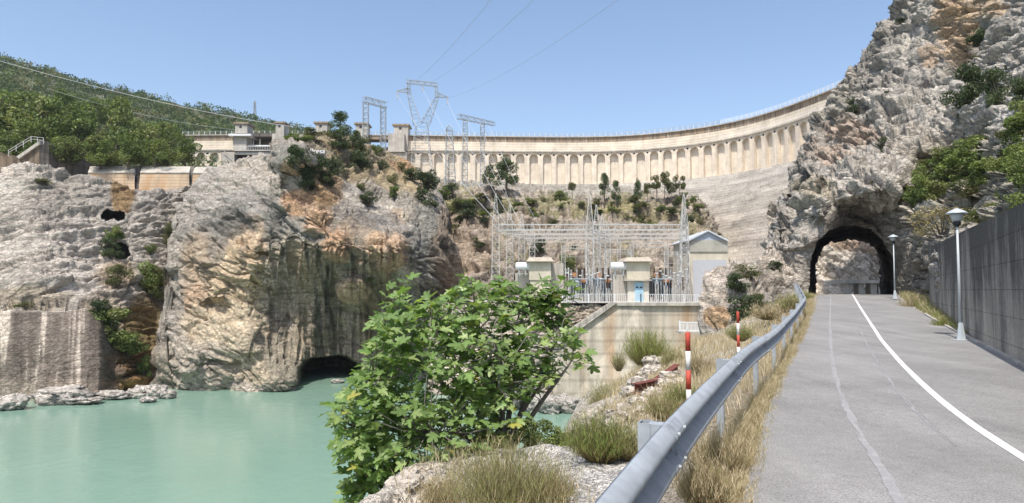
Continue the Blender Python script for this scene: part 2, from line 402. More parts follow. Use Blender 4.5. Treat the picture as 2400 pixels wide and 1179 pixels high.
offs = np.r_[-np.geomspace(22, 0.35, 230), np.linspace(-0.3, 12, 60), np.linspace(13, 60, 20)]
YY, OO = np.meshgrid(Yg, offs, indexing='ij'); XX = XG(YY) + 1.2 + OO
ZZ = ground_z(XX, YY); idx = np.arange(YY.size).reshape(YY.shape)
P = np.stack([XX, YY, ZZ], -1)
g1 = fbm(P * 0.9, 4, 41); dl = XG(YY) - XX
c = np.empty(P.shape); c[:] = (0.58, 0.52, 0.435)
w = smooth(0.0, 0.5, g1 + 0.15)[..., None] * 0.5; c = c * (1 - w) + np.array((0.44, 0.36, 0.25)) * w
grav = (smooth(1.9, 1.0, ((XX - 1.0) / 1.3) ** 2 + ((YY - 7.6) / 2.0) ** 2))[..., None]; c = c * (1 - grav) + np.array((0.60, 0.565, 0.52)) * grav
tg = (smooth(-1.5, -0.2, dl) * smooth(1.2, 0.2, dl))[..., None] * 0.7; c = c * (1 - tg) + np.array((0.30, 0.235, 0.15)) * tg
F = np.stack([idx[:-1, :-1], idx[:-1, 1:], idx[1:, 1:], idx[1:, :-1]], -1).reshape(-1, 4)
go = mesh_obj('ground', P.reshape(-1, 3), F, M_soil, None, c.reshape(-1, 3), True)
tag(go, 'pale stony river bank and verge sloping down from the road to the water', 'ground', None, 'structure')
def gpos(x, y): return Vector((x, y, float(ground_z(np.array([x * 1.0]), np.array([y * 1.0]))[0])))
def gpix(px, py):                              # ground under a pixel
    d = U(px, py, 1.0); Ys = np.geomspace(2, 80, 900); p = d[None] * Ys[:, None]
    hit = np.nonzero(p[:, 2] < ground_z(p[:, 0], p[:, 1]))[0]
    if len(hit): return Vector(p[hit[0]])
    return Vector(d * 40)
# riverbed sheet reaching the horizon, hidden under water and rock
bm_ = MB(); bm_.add([(-845, -205, -16.5), (845, -205, -16.5), (845, 685, -16.5), (-845, 685, -16.5)], [(0, 1, 2, 3)])
tag(bm_.build('riverbed', plain('mud', (0.15, 0.13, 0.1))), 'muddy bed under the green water', 'riverbed', None, 'structure')
# asphalt
m, t, N, L, PB = newmat('asphalt'); co = obco(N)
n1 = nnoise(N, L, co, 0.5, 6, 0.6); n2 = nnoise(N, L, co, 60, 4, 0.7); n3 = nnoise(N, L, co, 7, 6, 0.75)
cc = mix(N, L, 'MULTIPLY', 1, (0.268, 0.26, 0.25), ramp(N, L, n1, [(0.3, g3(0.82)), (0.7, g3(1.12))]))
cc = mix(N, L, 'MULTIPLY', 1, cc, ramp(N, L, n2, [(0.33, g3(0.6)), (0.5, g3(1)), (0.68, g3(1.5))]))
cc = mix(N, L, 'MULTIPLY', 1, cc, ramp(N, L, n3, [(0.3, g3(0.85)), (0.7, g3(1.1))]))
vo = N.new('ShaderNodeTexVoronoi'); vo.inputs['Scale'].default_value = 9; L.new(co, vo.inputs['Vector'])
cc = mix(N, L, 'MIX', ramp(N, L, vo.outputs['Distance'], [(0.0, g3(0.75)), (0.075, g3(0))]), cc, (0.55, 0.53, 0.5))
mpc = N.new('ShaderNodeMapping'); mpc.inputs['Scale'].default_value = (2.2, 0.12, 1); mpc.inputs['Rotation'].default_value = (0, 0, R(25)); L.new(co, mpc.inputs['Vector'])
nw = nnoise(N, L, mpc.outputs[0], 1.0, 4, 0.5)
cc = mix(N, L, 'MULTIPLY', 1, cc, ramp(N, L, nw, [(0.35, g3(0.9)), (0.65, g3(1.06))]))
L.new(cc, PB.inputs['Base Color']); PB.inputs['Roughness'].default_value = 0.85; PB.inputs['Specular IOR Level'].default_value = 0.25
L.new(bump(N, L, n2, 0.006), PB.inputs['Normal']); M_asph = m
def strip(name, fa, fb, y0, y1, n, mat, dz, jag=(0, 0), label='', cat='road', uneven=0, gap=None):
    Ys = np.linspace(y0, y1, n) if y0 > 4 else np.r_[np.linspace(y0, 3.9, 20), np.linspace(4, y1, n)]
    a = fa(Ys); b = fb(Ys)
    if jag[0]: a = a + jag[0] * fbm(np.stack([a, Ys * 2.5, a * 0], -1), 4, 3)
    if jag[1]: b = b + jag[1] * fbm(np.stack([b, Ys * 2.5, b * 0], -1), 4, 8)
    K = 9; V = []; 
    for i, Y in enumerate(Ys):
        for k in range(K): V.append((a[i] + (b[i] - a[i]) * k / (K - 1), Y, float(zr(Y)) + dz))
    F = [(i * K + k, i * K + k + 1, (i + 1) * K + k + 1, (i + 1) * K + k) for i in range(len(Ys) - 1) for k in range(K - 1) if not gap or not gap(Ys[i], k)]
    o = mesh_obj(name, V, F, mat); tag(o, label, cat, None, 'structure'); return o
strip('road', XL, XR, -15, 126, 500, M_asph, 0, (0.08, 0.03), 'grey asphalt lane rising to the rock tunnel', 'road')
m, t, N, L, PB = newmat('road_paint'); co = obco(N)
c1 = ramp(N, L, nnoise(N, L, co, 30, 6, 0.75), [(0.37, (0.36, 0.35, 0.34)), (0.49, (0.80, 0.79, 0.77))])
L.new(c1, PB.inputs['Base Color']); PB.inputs['Roughness'].default_value = 0.7; M_paint = m
def hw(x, w): return (lambda Y: x(Y) - w / 2), (lambda Y: x(Y) + w / 2)
strip('road_line', *hw(XM, 0.115), -15, 118, 500, M_paint, 0.005, (0.006, 0.006), 'solid white painted line curving up the road', 'road marking')
m, t, N, L, PB = newmat('faded_paint'); co = obco(N)
c1 = ramp(N, L, nnoise(N, L, co, 9, 8, 0.8), [(0.42, (0.27, 0.262, 0.262)), (0.66, (0.37, 0.36, 0.355))])
L.new(c1, PB.inputs['Base Color']); PB.inputs['Roughness'].default_value = 0.85; M_fade = m
_r = np.random.default_rng(3); _k = {}
strip('faded_road_line', *hw(XF, 0.085), -15, 50, 900, M_fade, 0.004, (0.04, 0.04), 'worn grey ghost of an old line left of the white line', 'road marking', 0, lambda Y, k: vn(np.array([[Y * 2.2, k * .5, 0.3]]), 3)[0] > 0.42 or (k in (0, 8) and vn(np.array([[Y * 8, k, 0.3]]), 4)[0] > 0))
XW = lambda Y: XM(Y) - 0.5 - 0.02 * Y * 0
strip('worn_road_line', *hw(XW, 0.07), 7, 24, 500, M_fade, 0.004, (0.03, 0.03), 'short pale scuffed trace beside the white line', 'road marking', 0, lambda Y, k: vn(np.array([[Y * 3.2, k * 2., 0.3]]), 13)[0] > 0.12)
# kerb on the right
mb = MB()
Ks = np.linspace(-10, 31, 60)
for i in range(len(Ks) - 1):
    a, b = Ks[i], Ks[i + 1] - 0.012
    za, zb = float(zr(a)), float(zr(b)); xa, xb = float(XR(a)), float(XR(b)); w = 0.13
    mb.add([(xa, a, za - .1), (xb, b, zb - .1), (xb, b, zb + .05), (xa, a, za + .05), (xa + w, a, za - .1), (xb + w, b, zb - .1), (xb + w, b, zb + .055), (xa + w, a, za + .055)], [(0, 1, 2, 3), (3, 2, 6, 7), (4, 7, 6, 5), (0, 3, 7, 4), (1, 5, 6, 2)])
tag(mb.build('kerb', M_conc), 'low pale concrete kerb along the foot of the dark wall', 'kerb', None, 'structure')

# water
m, t, N, L, PB = newmat('river_water'); co = obco(N)
n1 = nnoise(N, L, co, 0.06, 4, 0.5)
L.new(ramp(N, L, n1, [(0.3, (0.19, 0.305, 0.235)), (0.7, (0.215, 0.335, 0.262))]), PB.inputs['Base Color'])
PB.inputs['Roughness'].default_value = 0.16; PB.inputs['IOR'].default_value = 1.33; PB.inputs['Specular IOR Level'].default_value = 0.5
n2 = nnoise(N, L, co, 1.1, 5, 0.55, (1, 0.6, 1)); n3 = nnoise(N, L, co, 0.12, 3, 0.5)
mm = N.new('ShaderNodeMath'); mm.operation = 'MULTIPLY'; L.new(n2, mm.inputs[0]); L.new(n3, mm.inputs[1])
L.new(bump(N, L, mm.outputs[0], 0.10), PB.inputs['Normal'])
WZ = -12.0
mb = MB(); mb.add([(-400, -60, WZ), (60, -60, WZ), (60, 125, WZ), (-400, 125, WZ)], [(0, 1, 2, 3)])
tag(mb.build('river', m), 'milky turquoise green river water below the cliffs', 'river', None, 'structure')

# ================================================================== ROCK MASSES
def rockdisp(a1=1.0, s1=5.0, k=0, strat=0.4, axis=None, fade=None):
    def f(P, px, py):
        Q = P + 0.8 * np.stack([fbm(P * 0.3, 3, k + 50), fbm(P * 0.3, 3, k + 51), fbm(P * 0.3, 3, k + 52)], -1)
        if axis: Q = rot(rot(Q, 'X', axis[0]), 'Y', axis[1])
        Q2 = Q * np.array([.72, .72, 1.7])
        d = a1 * (0.95 * facet(Q2 / s1, k, .9) + 0.30 * facet(Q2 / (s1 * 0.42), k + 10, .8) + 0.10 * facet(Q2 / (s1 * 0.17), k + 20, .6) + 0.05 * facet(Q2 / (s1 * 0.08), k + 25, 0.7) + 0.2 * fbm(P * 0.45 / s1 * 4, 5, k + 30, .45))
        st = vn(np.stack([Q[..., 0] * 0.12, Q[..., 1] * 0.12, Q[..., 2] * 1.3], -1), k + 40) + 0.6 * vn(np.stack([Q[..., 0] * 0.3, Q[..., 1] * 0.3, Q[..., 2] * 3.1], -1), k + 41)
        d = d + strat * a1 * st * 0.6
        for fr, am in ((0.35, 0.9), (0.9, 0.45)):   # deep joints along and across the beds
            Qa = Q * np.array([0.35, 0.35, 1.3]) * fr * 5 / s1; Qb = Q * np.array([1.0, 0.5, 0.22]) * fr * 5 / s1
            d = d - a1 * am * (np.clip(1 - np.abs(fbm(Qa, 3, k + 60)) * 7, 0, 1) ** 1.5 + 0.28 * np.clip(1 - np.abs(fbm(Qb, 3, k + 65)) * 7, 0, 1) ** 1.5)
        if fade is not None: d = d * fade(px, py)
        return d
    return f
def cracks(c, d, s=0.12):                      # overall warm tone of the limestone
    return np.clip(c * np.array((1.05, 1.0, 0.93)), 0, .9)
# ---- left cliff
def lc_extra(px, py):
    w = fbm(np.stack([px / 16, py / 16, px * 0], -1), 4, 5) * 15; w2 = fbm(np.stack([px / 14, py / 14, px * 0 + 9], -1), 4, 6) * 13
    e = 8 * smooth(1.15, 0.85, (np.abs(px - 264 + w) / 23) ** 3 + (np.abs(py - 504 + w2) / 12) ** 2.5) + 8 * smooth(1.15, 0.85, (np.abs(px - 280 + w) / 24) ** 3 + (np.abs(py - 588 + w2) / 17) ** 3)
    e = e - 1.1 * smooth(708, 724, py + w) * smooth(290, 235, px + w) + 2.5 * smooth(640, 706, py) * smooth(712, 706, py) * smooth(270, 230, px) * 0.3
    e = e + 2.5 * smooth(230, 265, px) * smooth(400, 370, px) * smooth(640, 780, py)
    return e
def lc_fade(px, py):
    f = 1 - 0.88 * smooth(710, 735, py) * smooth(290, 235, px)
    f = f * (1 - 0.85 * smooth(1.9, 1.1, ((px - 265) / 30) ** 2 + ((py - 504) / 18) ** 2)) * (1 - 0.85 * smooth(1.9, 1.1, ((px - 277) / 30) ** 2 + ((py - 589) / 20) ** 2))
    return f
def lc_col(P, px, py, d):
    c = blobs(px, py, (0.42, 0.395, 0.365), [(120, 450, 90, 40, (0.34, 0.32, 0.29), .5), (120, 590, 160, 70, (0.5, 0.465, 0.43), .7), (200, 650, 100, 50, (0.52, 0.485, 0.45), .7), (285, 450, 30, 55, (0.24, 0.16, 0.08), .9), (350, 480, 40, 60, (0.46, 0.43, 0.4), .5),
        (60, 700, 120, 25, (0.30, 0.26, 0.2), .7), (240, 740, 60, 60, (0.28, 0.24, 0.19), .8), (270, 640, 50, 40, (0.36, 0.27, 0.18), .6), (330, 790, 60, 90, (0.16, 0.125, 0.06), .95), (290, 870, 60, 60, (0.20, 0.13, 0.07), .95), (300, 900, 70, 18, (0.40, 0.24, 0.10), .8), (350, 740, 40, 60, (0.22, 0.17, 0.09), .8)], P)
    st = fbm(np.stack([P[..., 0] / P[..., 1] * 95, P[..., 1] * 0.0, P[..., 2] * 0.06], -1), 4, 61)
    wv = 14 * fbm(P * .4, 3, 2); lo = smooth(712, 738, py + wv) * smooth(300, 235, px + 2 * wv)
    pc = np.array((0.19, 0.165, 0.145)) * (1 + 0.9 * np.clip(st, -.6, .9))[..., None] + np.array((0.26, 0.24, 0.21)) * smooth(0.14, 0.36, st)[..., None] * 1.1
    pc = pc * (1 - smooth(870, 925, py)[..., None] * 0.75) + np.array((0.36, 0.31, 0.26)) * smooth(870, 925, py)[..., None] * 0.75
    c = c * (1 - lo[..., None]) + pc * lo[..., None]
    return cracks(c, d)
LC = sheet('left_cliff', -300, 470, 2.2, pl([(-300, 390), (0, 398), (70, 388), (120, 396), (200, 408), (290, 434), (330, 446), (420, 436), (470, 420)]), pl([(-300, 1010), (470, 1000)]), 2.2,
    [(-300, 400, 92), (-300, 700, 82), (-300, 980, 74), (0, 400, 96), (0, 560, 88), (0, 700, 80), (0, 930, 76), (0, 1000, 76), (250, 440, 101), (250, 600, 93), (250, 720, 84), (250, 930, 77), (430, 450, 108), (430, 700, 99), (400, 880, 86), (430, 1000, 85), (120, 560, 88), (310, 600, 95), (330, 500, 100)],
    M_rock, rockdisp(0.8, 5.5, 3, 0.75, (R(12), R(28)), lc_fade), lc_col, (30, 0.05, 30), None, 'pale grey limestone cliff with two dark square holes on the far left bank', 'cliff', extra=lc_extra)
# ---- bluff
def bl_extra(px, py):
    w = fbm(np.stack([px / 40, py / 40, px * 0], -1), 3, 15) * 6
    cave = 16 * smooth(1.2, 0.7, ((px - 778) / 74) ** 2 + ((py - 905 + w) / 72) ** 4)
    # rounded bosses that stand out of the overhang
    e = cave
    zv = smooth(520, 600, py) * smooth(880, 820, py) * smooth(612, 640, px) * smooth(1040, 980, px)
    fl = fbm(np.stack([px / 16, py / 160, px * 0], -1), 4, 44); e = e - 0.9 * zv * (1 - np.abs(fl) * 3).clip(-1, 1)
    for x, y, rx, ry, a in ((790, 570, 55, 50, 2.2), (895, 590, 65, 60, 2.2), (830, 680, 45, 38, 2.4), (740, 515, 40, 40, 1.6), (940, 490, 40, 30, 1.6), (700, 370, 75, 28, 2.5), (560, 430, 80, 60, 1.5), (980, 600, 40, 60, -1.0), (700, 440, 45, 60, -2.0), (590, 590, 25, 90, 1.2), (560, 545, 50, 45, -1.6), (510, 720, 40, 22, -1.8), (560, 800, 90, 50, 1.2), (430, 830, 50, 50, 1.0)):
        e = e - a * smooth(1.3, 0.1, ((px - x + w) / rx) ** 2 + ((py - y + w) / ry) ** 2)
    return e
def bl_fade(px, py):
    sm = 1 - 0.55 * smooth(1.2, .5, ((px - 540) / 110) ** 2 + ((py - 450) / 65) ** 2)
    return sm - 0.62 * smooth(0.0, 18, px - (615 + 0.25 * np.clip(py - 620, 0, 400))) * smooth(560, 640, py) * smooth(1010, 960, px)
def bl_col(P, px, py, d):
    c = blobs(px, py, (0.41, 0.385, 0.35), [
        (470, 470, 120, 110, (0.37, 0.355, 0.335), .8), (570, 400, 60, 60, (0.45, 0.42, 0.38), .8), (590, 470, 70, 35, (0.33, 0.32, 0.31), .7),
        (470, 640, 55, 110, (0.46, 0.365, 0.27), .75), (455, 720, 25, 60, (0.50, 0.36, 0.25), .6), (560, 660, 75, 120, (0.60, 0.49, 0.35), .9), (530, 760, 110, 60, (0.60, 0.52, 0.40), .9), (450, 850, 110, 60, (0.48, 0.44, 0.38), .9), (620, 850, 120, 60, (0.55, 0.48, 0.37), .9), (590, 560, 40, 60, (0.62, 0.48, 0.34), .7),
        (540, 520, 70, 30, DKG, .75), (500, 560, 26, 60, (0.24, 0.235, 0.22), .6), (640, 530, 26, 60, (0.16, 0.17, 0.165), .7), (700, 545, 55, 35, (0.28, 0.28, 0.27), .7),
        (670, 700, 60, 150, PALEG, .7), (700, 830, 90, 90, (0.33, 0.31, 0.26), .8), (800, 760, 130, 130, (0.37, 0.32, 0.25), .8), (760, 660, 60, 50, (0.3, 0.27, 0.2), .7), (720, 620, 40, 60, (0.40, 0.32, 0.22), .6), (900, 760, 60, 130, (0.38, 0.29, 0.2), .8), (760, 440, 50, 55, RUSTY, .85), (700, 470, 42, 26, ORANGE, .9), (740, 520, 38, 32, ORANGE, .85), (790, 572, 46, 42, ORANGE, .95), (895, 595, 62, 50, (0.55, 0.40, 0.28), .95), (832, 680, 42, 30, (0.58, 0.43, 0.30), .9), (935, 500, 30, 18, (0.5, 0.38, 0.26), .6), (695, 395, 30, 22, (0.5, 0.35, 0.24), .7), (840, 530, 40, 30, (0.34, 0.27, 0.2), .6), (840, 620, 20, 40, (0.3, 0.24, 0.18), .7),
        (880, 510, 60, 25, (0.2, 0.2, 0.195), .7), (980, 480, 40, 50, (0.36, 0.34, 0.3), .8), (1000, 560, 45, 90, (0.22, 0.225, 0.21), .75), (1050, 600, 36, 120, (0.27, 0.22, 0.17), .85), (700, 360, 90, 22, (0.22, 0.225, 0.21), .6),
        (860, 380, 110, 45, (0.36, 0.30, 0.19), .85), (940, 410, 90, 45, (0.42, 0.35, 0.23), .85), (960, 385, 50, 18, (0.48, 0.30, 0.18), .7), (800, 330, 80, 25, (0.36, 0.3, 0.19), .8)], P, 14)
    # black and rust run-off streaks below the lip, as stains of the stone
    Q = np.stack([P[..., 0] * 1.25, P[..., 1] * 0.1, P[..., 2] * 0.055], -1)
    s1 = fbm(Q, 4, 71); s2 = fbm(Q * 1.7 + 9, 4, 72)
    zone = smooth(500, 590, py) * smooth(612, 640, px + 10 * vn(P * .2, 7)) * smooth(1060, 1000, px)
    s3 = fbm(Q * np.array([3.2, 1, 1.3]) + 4, 3, 75); k = (smooth(0.05, 0.4, s3) * zone * 0.4)[..., None]; c = c * (1 - k) + np.array((0.17, 0.165, 0.145)) * k
    k = (smooth(0.12, 0.36, s1) * zone * 0.62)[..., None]; c = c * (1 - k) + np.array((0.10, 0.105, 0.10)) * k
    k = (smooth(0.2, 0.45, s2) * zone * 0.55)[..., None]; c = c * (1 - k) + np.array((0.50, 0.44, 0.36)) * k
    zone2 = smooth(480, 560, py) * smooth(760, 700, py) * smooth(440, 480, px) * smooth(640, 600, px)
    k = (smooth(0.15, 0.4, s1) * zone2 * 0.6)[..., None]; c = c * (1 - k) + np.array((0.2, 0.19, 0.17)) * k
    wl = smooth(895, 912, py)[..., None] * 0.5; c = c * (1 - wl) + np.array((0.56, 0.51, 0.44)) * wl
    return cracks(c, d)
BL = sheet('bluff', 340, 1100, 2.0, pl([(340, 935), (352, 880), (372, 800), (392, 700), (394, 560), (418, 480), (445, 440), (490, 398), (560, 375), (632, 356), (640, 318), (690, 312), (745, 312), (800, 318), (850, 335), (900, 352), (950, 376), (1000, 415), (1035, 455), (1050, 520), (1075, 620), (1092, 700), (1100, 760)]),
    pl([(340, 985), (1100, 985)]), 2.0,
    [(340, 930, 84), (480, 910, 82.5), (480, 980, 82.5), (700, 905, 83), (850, 900, 88), (1080, 980, 97), (395, 700, 88), (390, 560, 91), (440, 450, 95), (520, 390, 97), (560, 600, 84), (500, 780, 83), (600, 760, 84), (440, 860, 81.5), (600, 850, 81.5), (690, 880, 82),
     (650, 400, 89), (700, 500, 85), (800, 550, 83.5), (900, 560, 83.5), (640, 640, 86), (750, 660, 88), (750, 780, 91), (750, 835, 92.5), (655, 740, 89), (900, 800, 92), (980, 560, 88), (950, 700, 91), (1045, 600, 94), (1075, 650, 100), (1090, 800, 100), (640, 325, 97), (700, 335, 91), (690, 318, 98), (760, 312, 107), (830, 330, 114), (800, 440, 92), (880, 480, 95), (880, 365, 120), (940, 385, 132), (940, 450, 110), (1000, 425, 128), (1000, 490, 106), (1040, 480, 118), (560, 470, 90)],
    M_rockL, rockdisp(0.8, 5.2, 103, 0.55, (R(10), R(-30)), bl_fade), bl_col, (60, 0.16, 40), None, 'orange and grey streaked limestone bluff rising over the river beside the dam', 'cliff', extra=bl_extra)
# ---- hill behind the substation
def gh_col(P, px, py, d):
    c = blobs(px, py, (0.375, 0.34, 0.30), [(1100, 560, 70, 90, (0.42, 0.34, 0.27), .7), (1300, 480, 260, 22, (0.27, 0.26, 0.14), .8), (1500, 500, 120, 25, (0.30, 0.27, 0.15), .8), (1400, 600, 200, 60, (0.40, 0.35, 0.30), .7), (1620, 510, 50, 50, (0.40, 0.35, 0.24), .7), (1250, 520, 60, 30, (0.36, 0.30, 0.22), .6), (1080, 470, 60, 25, (0.33, 0.32, 0.17), .8)], P, 20)
    for q_, (cc0, th, fr) in enumerate((((0.22, 0.21, 0.12), .12, .35), ((0.22, 0.19, 0.155), .10, .6), ((0.46, 0.40, 0.35), .22, .5))):
        k = (smooth(th, th + .12, fbm(P * fr + 7 * q_, 4, 95 + q_)) * .75)[..., None]; c = c * (1 - k) + np.array(cc0) * k
    top_ = smooth(142, 152, P[..., 1])[..., None]; cc = np.array((0.36, 0.345, 0.31)) * (1 + 0.3 * fbm(P * 0.3, 4, 8))[..., None]
    c = c * (1 - top_) + cc * top_
    return cracks(c, d, .25)
GH = sheet('hill', 940, 1720, 2.6, pl([(940, 400), (1040, 432), (1080, 444), (1230, 452), (1420, 464), (1590, 462), (1630, 478), (1665, 530), (1690, 600), (1720, 700)]), pl([(940, 800), (1720, 800)]), 2.6,
    [(940, 730, 112), (1300, 730, 108), (1720, 730, 108), (1300, 640, 111), (940, 410, 150), (1040, 450, 138), (1300, 462, 140), (1600, 470, 136), (1665, 540, 122), (1700, 600, 116), (1200, 560, 118), (1450, 600, 114), (1450, 520, 125), (1250, 500, 130), (1100, 520, 124), (1600, 560, 118)],
    M_rock, rockdisp(1.35, 4.0, 203, 0.4, (R(20), R(10))), gh_col, (64, -0.185, 50), None, 'rubbly brown hillside with scrub behind the substation', 'hill')
# ---- right mountain with the tunnel
HOLE = [(1899, 720), (1898, 690), (1897, 640), (1902, 600), (1917, 566), (1942, 542), (1975, 529), (2010, 529), (2043, 537), (2068, 562), (2086, 600), (2094, 640), (2095, 690), (2096, 720)]
def rm_extra(px, py):
    e = -1.6 * smooth(1.2, 0.2, ((px - 1860) / 60) ** 2 + ((py - 560) / 30) ** 2)
    e = e - 3.5 * smooth(1.2, 0.1, ((px - 2030 + (py - 420) * 0.3) / 150) ** 2 + ((py - 430) / 55) ** 2)
    e = e + 2.5 * smooth(1.2, 0.2, ((px - 2230) / 120) ** 2 + ((py - 430) / 90) ** 2)
    e = e - 3.0 * smooth(1.2, 0.1, ((px - 1900) / 45) ** 2 + ((py - 470) / 60) ** 2)
    e = e - 1.5 * smooth(1.2, 0.1, ((px - 2260) / 70) ** 2 + ((py - 440) / 30) ** 2)
    return e
def rm_fade(px, py):
    near = np.sqrt(((px - 1997) / 112) ** 2 + (np.minimum(py - 640, 0) / 125) ** 2)
    s = smooth(1.0, 1.5, near) * 0.85 + 0.15
    s = s * (0.45 + 0.55 * smooth(1660, 1760, px))
    return s * smooth(2.6, 1.4, np.abs(px - 2600) * 0 + np.clip((px - 2100) / 300, 0, 1) + 1) 
def rm_col(P, px, py, d):
    c = blobs(px, py, (0.375, 0.36, 0.335), [(2240, 60, 45, 90, (0.46, 0.34, 0.23), .8), (2180, 140, 25, 30, (0.46, 0.34, 0.24), .65), (2290, 20, 60, 30, (0.50, 0.36, 0.22), .6), (1985, 300, 70, 30, (0.44, 0.32, 0.24), .5), (1950, 360, 50, 30, (0.46, 0.34, 0.26), .5),
        (2050, 420, 120, 60, (0.45, 0.43, 0.40), .8), (1990, 480, 80, 40, (0.44, 0.42, 0.39), .7), (1800, 620, 90, 50, (0.50, 0.46, 0.41), .8), (1680, 680, 40, 70, (0.47, 0.42, 0.37), .7), (1685, 745, 34, 30, (0.44, 0.30, 0.18), .85), (2300, 420, 180, 120, (0.33, 0.31, 0.25), .6), (2370, 250, 60, 60, (0.42, 0.41, 0.39), .7), (2150, 640, 70, 80, (0.20, 0.19, 0.165), .8), (2010, 515, 110, 30, (0.22, 0.205, 0.185), .8), (1900, 440, 60, 30, (0.36, 0.32, 0.25), .7), (2130, 330, 60, 60, (0.36, 0.33, 0.29), .5), (1960, 210, 50, 80, (0.39, 0.37, 0.32), .5)], P, 22)
    return cracks(c, d, .2)
RMt = sheet('mountain', 1640, 2760, 2.4, pl([(1640, 655), (1652, 632), (1700, 616), (1745, 604), (1785, 590), (1806, 560), (1822, 520), (1830, 470), (1842, 430), (1866, 385), (1890, 335), (1905, 300), (1922, 266), (1946, 228), (1975, 190), (2012, 150), (2032, 100), (2060, 72), (2090, 30), (2120, -10), (2200, -130), (2760, -500)]),
    pl([(1640, 800), (1700, 775), (1800, 730), (1890, 706), (2100, 706), (2175, 750), (2300, 780), (2760, 900)]), 2.4,
    [(1640, 790, 47), (1650, 650, 51), (1700, 700, 47), (1780, 620, 52), (1800, 720, 46), (1850, 650, 50), (1880, 600, 49.5), (1895, 690, 49.5), (2100, 690, 48.5), (2110, 600, 48), (2150, 700, 42), (2172, 600, 38.5), (2180, 740, 37.5), (2300, 530, 27), (2300, 760, 26), (2400, 470, 20), (2400, 700, 19), (2400, 400, 24), (2400, 300, 32), (2400, 100, 48), (2700, 300, 18), (2700, 700, 11), (2700, -400, 50), (2200, 450, 43), (2200, 300, 52),
     (2130, 0, 84), (2200, 100, 68), (2300, 0, 62), (2100, 480, 48), (2050, 440, 49), (1980, 440, 52), (1930, 500, 49), (1990, 520, 51), (2000, 350, 60), (1990, 250, 74), (1920, 400, 64), (1955, 215, 92), (1890, 340, 80), (1826, 500, 66), (1850, 440, 72), (2060, 120, 82), (2200, -120, 84)],
    M_rock, rockdisp(1.05, 4.2, 303, 0.7, (R(-20), R(-38)), rm_fade), rm_col, (lambda x: 5 + 24 * smooth(1950, 2250, x), 0.3, 24), HOLE, 'steep grey limestone mountainside pierced by the road tunnel', 'mountain', extra=rm_extra)
# tunnel lining (part of the mountain)
ent = [(1893, 705), (1892, 640), (1897, 598), (1912, 562), (1940, 537), (1975, 523), (2010, 523), (2045, 532), (2072, 558), (2091, 598), (2100, 640), (2101, 705)]
exi = [(1916, 712), (1916, 640), (1920, 603), (1930, 583), (1950, 570), (1985, 564), (2020, 567), (2045, 579), (2056, 600), (2061, 640), (2062, 712)]
def resample(poly, n):
    a = np.array(poly, float); s = np.r_[0, np.cumsum(np.hypot(*np.diff(a, axis=0).T))]; t = np.linspace(0, s[-1], n); return np.c_[np.interp(t, s, a[:, 0]), np.interp(t, s, a[:, 1])]
e1 = resample(ent, 90); e2 = resample(exi, 90); rows = []
E1 = U(e1[:, 0], e1[:, 1], 50.0); E2 = U(e2[:, 0], e2[:, 1], 68.6)
cen = (E1.mean(0), E2.mean(0))
for i, tt in enumerate(np.linspace(0.0, 1, 46)):
    row = E1 * (1 - tt) + E2 * tt; cc_ = cen[0] * (1 - tt) + cen[1] * tt; r = (row - cc_); r /= np.linalg.norm(r, axis=1, keepdims=True)
    row = row + r * (0.22 + 0.25 * facet(row / 0.9, 7) + 0.1 * fbm(row * 1.5, 3, 3))[:, None]; rows.append(row)
Tn = np.stack(rows); ti = np.arange(Tn[..., 0].size).reshape(Tn.shape[:2])
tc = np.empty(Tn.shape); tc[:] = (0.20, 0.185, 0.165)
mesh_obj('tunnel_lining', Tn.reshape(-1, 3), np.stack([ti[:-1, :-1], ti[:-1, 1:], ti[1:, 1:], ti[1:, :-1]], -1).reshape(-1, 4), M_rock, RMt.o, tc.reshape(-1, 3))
# rock wall beyond the tunnel
FR = sheet('far_cliff', 1800, 2180, 1.6, pl([(1800, 480), (2180, 480)]), pl([(1800, 760), (2180, 760)]), 1.6, [(1800, 480, 116), (2180, 480, 112), (2000, 600, 109), (1800, 760, 106), (2180, 760, 104)], M_rock, rockdisp(0.9, 3.6, 403, 0.7, (R(10), R(-50))),
    lambda P, px, py, d: cracks(blobs(px, py, (0.60, 0.56, 0.50), [(2010, 570, 90, 14, (0.46, 0.33, 0.25), .6), (1990, 640, 60, 60, (0.64, 0.6, 0.55), .6)], P, 8), d), (12, .3, 10), None, 'sunlit rock face seen through the tunnel', 'cliff')
# wooded hill far left
WH = sheet('wooded_hill', -500, 720, 6, pl([(-500, 20), (-200, 95), (0, 143), (60, 158), (130, 165), (200, 198), (300, 222), (400, 250), (500, 270), (600, 288), (680, 306), (720, 315)]), pl([(-500, 425), (190, 412), (460, 410), (700, 345), (720, 340)]), 6,
    [(-500, 20, 430), (-500, 400, 160), (0, 143, 420), (0, 400, 150), (300, 222, 460), (300, 400, 160), (600, 288, 520), (600, 350, 330), (720, 315, 560), (720, 340, 400)], M_rock, lambda P, px, py: 6 * fbm(P / 40, 4, 9) * smooth(398, 330, py),
    lambda P, px, py, d: blobs(px, py, (0.115, 0.125, 0.06), [(330, 300, 70, 30, (0.22, 0.2, 0.12), .5), (500, 270, 60, 10, (0.25, 0.22, 0.15), .5)], P, 30), (120, 0.05, 10), None, 'long wooded hillside sloping down behind the dam at far left', 'hill')

